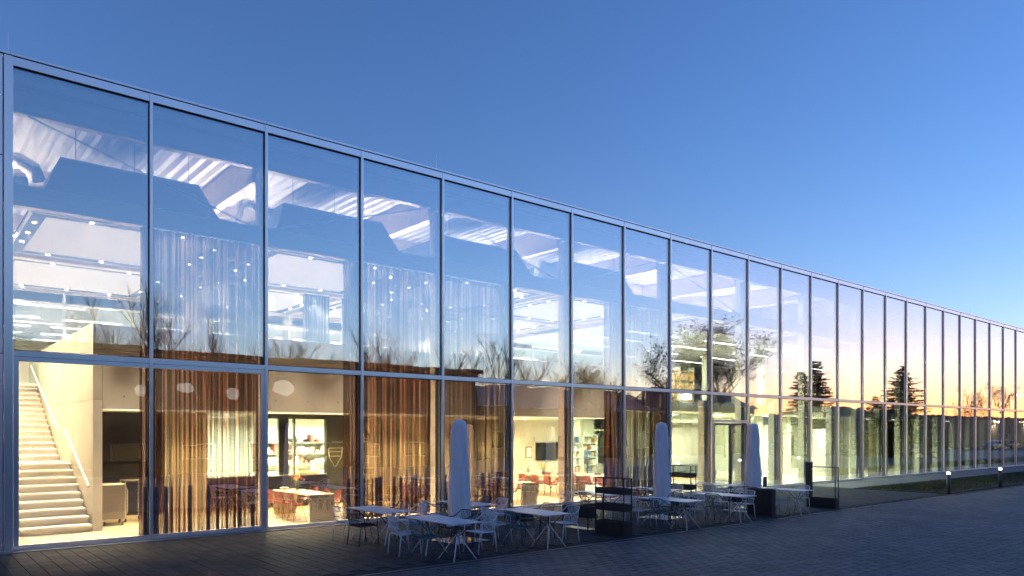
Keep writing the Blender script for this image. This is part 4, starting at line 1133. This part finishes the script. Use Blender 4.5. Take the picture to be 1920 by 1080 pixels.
# corrugated shed, mirrored at the far right
cs = empty('corrugated_shed', (160,-30,-.03), 0, 'metal shed with horizontal corrugated cladding, mirrored at the far end of the glass', 'building')
bx('wall', M['shed'], cs, -26,36,-14,-.2,0,5.2)
for k in range(17): bx('cladding_rib', M['shed'], cs, -26,36,-.195,-.06,.2+.3*k,.36+.3*k)
bx('roof', M['lowroof'], cs, -26.5,36.5,-14.5,.4,5.22,5.5)
for sx in (-3, 14, 26):
    lp = bx('wall_lamp', M['L_boll'], cs, sx-.25,sx+.25,.0,.2,4.6,4.75)
    spot((160+sx,-29.7,4.5), 260, (1,.72,.42), 130, .5, .1)
bx('roller_door', M['lowb'], cs, 18,23,-.055,.0,0,3.4)
# far hills
hm = MB(); rh = random.Random(2); pts = []
xs = [240+14*k for k in range(60)]
for k, x in enumerate(xs):
    z = 16 + 9*math.sin(k*.21+.6) + 5*math.sin(k*.53) + 2*rh.random(); pts.append((x, max(5, z)))
for j, (dy, f) in enumerate(((0,0),(-40,.5),(-100,.85),(-160,1.0),(-330,.3))):
    for (x, z) in pts: hm.v.append((x, -150+dy+(x-240)*-.10, -1+z*f*(1+.06*math.sin(x*.11+j*2))))
n_ = len(pts)
for j in range(4):
    for k in range(n_-1): hm.f.append((j*n_+k, j*n_+k+1, (j+1)*n_+k+1, (j+1)*n_+k))
o = hm.build('hill', M['hill'], None, True); tag(o, kind='structure')

# trees
def bare_tree_meshes(seed, H, spread=.55, dens=1.0, droop=0., leaves=0):
    r = random.Random(seed); tk = MB(); cr = MB(); lf = []
    def grow(p, d, L, rad, lev):
        n = 4 if lev < 2 else 3; pts = [p]; q = p.copy(); dd = d.copy()
        for i in range(n):
            dd = (dd + Vector((r.uniform(-1,1),r.uniform(-1,1),r.uniform(-.5,.9)-droop*lev*.4))*.16).normalized()
            q = q + dd*L/n; pts.append(q.copy())
        (tk if lev < 2 else cr).tube(pts, rad, 6 if lev < 2 else 3, rad*.55, cap=False)
        if lev >= 4:
            if leaves and r.random() < leaves: lf.append(pts[-1])
            return
        nb = (7,6,5,4)[lev]; nb = max(2, int(nb*dens*r.uniform(.8,1.25)))
        for k in range(nb):
            t = r.uniform(.35 if lev == 0 else .2, 1.0); i = min(n-1, int(t*n)); b = pts[i].lerp(pts[i+1], t*n-i)
            a = r.uniform(0, 6.28); side = Vector((math.cos(a), math.sin(a), 0))
            nd_ = (dd*(1-spread) + side*spread + Vector((0,0,.25-droop*.2))).normalized()
            grow(b, nd_, L*r.uniform(.48,.72)*(1.05-.35*t if lev == 0 else 1), max(.004,rad*.5), lev+1)
    grow(Vector((0,0,-.1)), Vector((0,0,1)), H*.62, H*.0105, 0)
    tm = tk.mesh('trunk', True) if len(tk.f) < 20000 else None
    tm.materials.append(M['bark'])
    if leaves:
        for p in lf:
            for _ in range(3):
                c = p + Vector((r.uniform(-.3,.3),r.uniform(-.3,.3),r.uniform(-.35,.2))); a = Vector((r.uniform(-1,1),r.uniform(-1,1),r.uniform(-1,1)))*.14; b = Vector((r.uniform(-1,1),r.uniform(-1,1),r.uniform(-1,1)))*.14
                n = len(cr.v); cr.v += [tuple(c), tuple(c+a), tuple(c+b)]; cr.f.append((n,n+1,n+2))
    cm = bpy.data.meshes.new('crown'); cm.from_pydata(cr.v, [], cr.f); cm.update(); cm.materials.append(M['olive'] if leaves else M['twig'])
    return tm, cm
BT = [bare_tree_meshes(101, 12, .5), bare_tree_meshes(102, 12, .42, .95), bare_tree_meshes(103, 12, .6, 1.05), bare_tree_meshes(104, 12, .35, .9)]
BIG = [bare_tree_meshes(201, 12, .5, 1.35, .25, .9), bare_tree_meshes(202, 12, .48, 1.35, .3, .9)]
def tree(meshes, x, y, s_, rz, label, name='bare_tree', cat='tree', group='bare trees behind the buildings'):
    t = empty(name, (x,y,-.03), rz, label, cat, group)
    t.scale = (s_[0], s_[0], s_[1]) if isinstance(s_, tuple) else (s_, s_, s_)
    link('trunk', meshes[0], t); link('crown', meshes[1], t)
TP = [(-3,-52,1.0),(4,-50,1.05),(8.5,-49,.95),(12.5,-50,1.1),(15,-53,1.0),(17.5,-49,1.12),(20,-50,1.0),(23,-52,1.05),(26,-49,.85),(31,-54,.9),(33.5,-50,1.0),(39,-52,.9),(44,-54,.95),
      (41.5,-56,1.05),(47,-56,1.0),(51,-55,1.05),(54.5,-57,1.0),(58,-54,1.1),(62,-56,1.05),(66,-58,1.1),(71,-55,1.0),(87,-45,.62),(93,-42,.6),(236,-62,1.3),(245,-60,1.25),(262,-62,1.3),(205,-52,.8)]
for k, (x, y, s_) in enumerate(TP):
    where = ('behind the long dark building' if x < 38 else 'behind the pale pitched roof' if x < 72 else 'between the spruces' if x < 100 else 'in front of the far hills')
    tree(BT[k % 4], x, y, s_*1.12, k*1.7, 'leafless tree %s, %s in its row' % (where, ['first','second','third','fourth','fifth','sixth','seventh','eighth','ninth','tenth','eleventh','twelfth','thirteenth'][ [q for q in range(len(TP)) if (TP[q][0] < 38) == (x < 38) and (38 <= TP[q][0] < 72) == (38 <= x < 72) and (72 <= TP[q][0] < 100) == (72 <= x < 100)].index(k)]))
tree(BIG[0], 57.5, -24.5, 1.12, .4, 'large wide tree with clinging leaves, left of the pair by the entrance', 'broad_tree', 'tree', 'broad trees across the plaza')
tree(BIG[1], 64.5, -25.0, 1.1, 2.1, 'large wide tree with clinging leaves, right of the pair by the entrance', 'broad_tree', 'tree', 'broad trees across the plaza')
tree(BIG[0], 51.0, -30.0, .8, 3.3, 'smaller wide tree with clinging leaves beside the pitched roof', 'broad_tree', 'tree', 'broad trees across the plaza')
def spruce_meshes(seed, H, Rb):
    r = random.Random(seed); tk = MB().tube([(0,0,-.1),(0,0,H*.97)], H*.018, 8, .02)
    cr = MB(); z = H*.08
    while z < H*.985:
        u = 1-z/H; rad = Rb*(u**.8)*r.uniform(.8,1.1); n = max(5, int(8+14*u))
        for k in range(n):
            a = r.uniform(0,6.28); L = rad*r.uniform(.6,1.12); dr_ = -.28*u-.02
            for i in range(max(2,int(L/.22))):
                t = (i+.5)/max(2,int(L/.22)); c = Vector((math.cos(a)*L*t, math.sin(a)*L*t, z+dr_*L*t+.12*L*t*t))
                for _ in range(5):
                    d1 = Vector((math.cos(a)+r.uniform(-.9,.9), math.sin(a)+r.uniform(-.9,.9), r.uniform(-.7,.35))).normalized()*r.uniform(.3,.6)*(1.1-.4*t)
                    d2 = Vector((-math.sin(a),math.cos(a),r.uniform(-.4,.1)))*r.uniform(.08,.18)
                    m = len(cr.v); cr.v += [tuple(c+d2), tuple(c-d2), tuple(c+d1)]; cr.f.append((m,m+1,m+2))
        z += H*.028*r.uniform(.8,1.2)
    tm = tk.mesh('trunk', True); tm.materials.append(M['bark'])
    cm = bpy.data.meshes.new('crown'); cm.from_pydata(cr.v, [], cr.f); cm.update(); cm.materials.append(M['needle']); return tm, cm
SP = [spruce_meshes(301, 10.5, 5.0), spruce_meshes(302, 10.2, 3.6)]
tree(SP[0], 88.9, -18.0, 1.0, 0, 'large dark spruce standing alone, mirrored near the far bays', 'spruce_tree', 'tree', 'spruces across the plaza')
tree(SP[1], 73.0, -20.0, 1.0, 1, 'slender spruce close to the two broad trees', 'spruce_tree', 'tree', 'spruces across the plaza')
tree(SP[1], 75.5, -23.0, .92, 2.4, 'smaller spruce just behind the slender one', 'spruce_tree', 'tree', 'spruces across the plaza')
tree(SP[0], 82.5, -18.2, (.75,.64), 1.9, 'low bushy spruce beside the large one', 'spruce_tree', 'tree', 'spruces across the plaza')
tree(SP[0], 91.5, -20.0, (1.1,.6), 4.0, 'low spreading spruce behind the large one', 'spruce_tree', 'tree', 'spruces across the plaza')
# parked cars
def car(x, y, rz, paint, label):
    t = empty('parked_car', (x,y,-.028), rz, label, 'car', 'parked cars')
    side = [(-2.1,.35),(-2.15,.62),(-2.05,.85),(-1.2,.95),(-.55,1.40),(.75,1.45),(1.55,1.02),(2.0,.92),(2.12,.65),(2.1,.35)]
    b = MB(); n = len(side)
    for (yy, ins) in ((-.80,.0),(-.86,.0),(.86,.0),(.80,.0)):
        for (a, z) in side:
            yk = yy*(1-.18*max(0,(z-.9))/.5); b.v.append((a, yk, z + (0 if abs(yy) < .84 else -.015)))
    for j in range(3):
        for k in range(n):
            q = (k+1) % n; b.f.append((j*n+k, j*n+q, (j+1)*n+q, (j+1)*n+k))
    b.f.append(tuple(range(n))); b.f.append(tuple(range(3*n,4*n))[::-1])
    b.build('body', paint, t, False)
    for s_ in (-1,1):
        MB().prism([(-1.05,.97),(-.5,1.34),(.10,1.37),(.10,.97)], 1, s_*.845-.012, s_*.845+.012).build('window', M['carg'], t)
        MB().prism([(.18,.97),(.18,1.37),(.72,1.38),(1.3,1.02)], 1, s_*.845-.012, s_*.845+.012).build('window', M['carg'], t)
        for xx in (-1.3, 1.3):
            w_ = MB().tube([(xx,s_*.70,.33),(xx,s_*.88,.33)], .33, 18).build('wheel', M['tyre'], t)
            MB().tube([(xx,s_*.881,.33),(xx,s_*.89,.33)], .2, 14).build('rim', M['steel'], w_)
        bx('headlight', M['paper'], t, -2.13,-2.03,s_*.62-.15,s_*.62+.15,.66,.80)
car(131,-22,R_(3),M['carp'],'silver parked car in front of the corrugated shed')
car(140,-22.5,R_(-2),M['carb'],'dark parked car beside the silver one at the shed')
car(79,-12.5,R_(8),M['carb'],'dark parked car mirrored behind the pale green curtains')
# street lamp mirrored near the far trees
sl = empty('street_lamp', (150,-25.5,-.03), 0, 'tall slim street lamp with lit arm near the shed', 'street lamp')
MB().tube([(0,0,0),(0,0,9.2)], .09, 10, .06).build('pole', M['alu_d'], sl)
MB().tube([(0,0,9.1),(4.5,0,9.35)], .05, 8).build('arm', M['alu_d'], sl)
bx('lamp_head', M['L_boll'], sl, 4.3,5.2,-.15,.15,9.24,9.34)
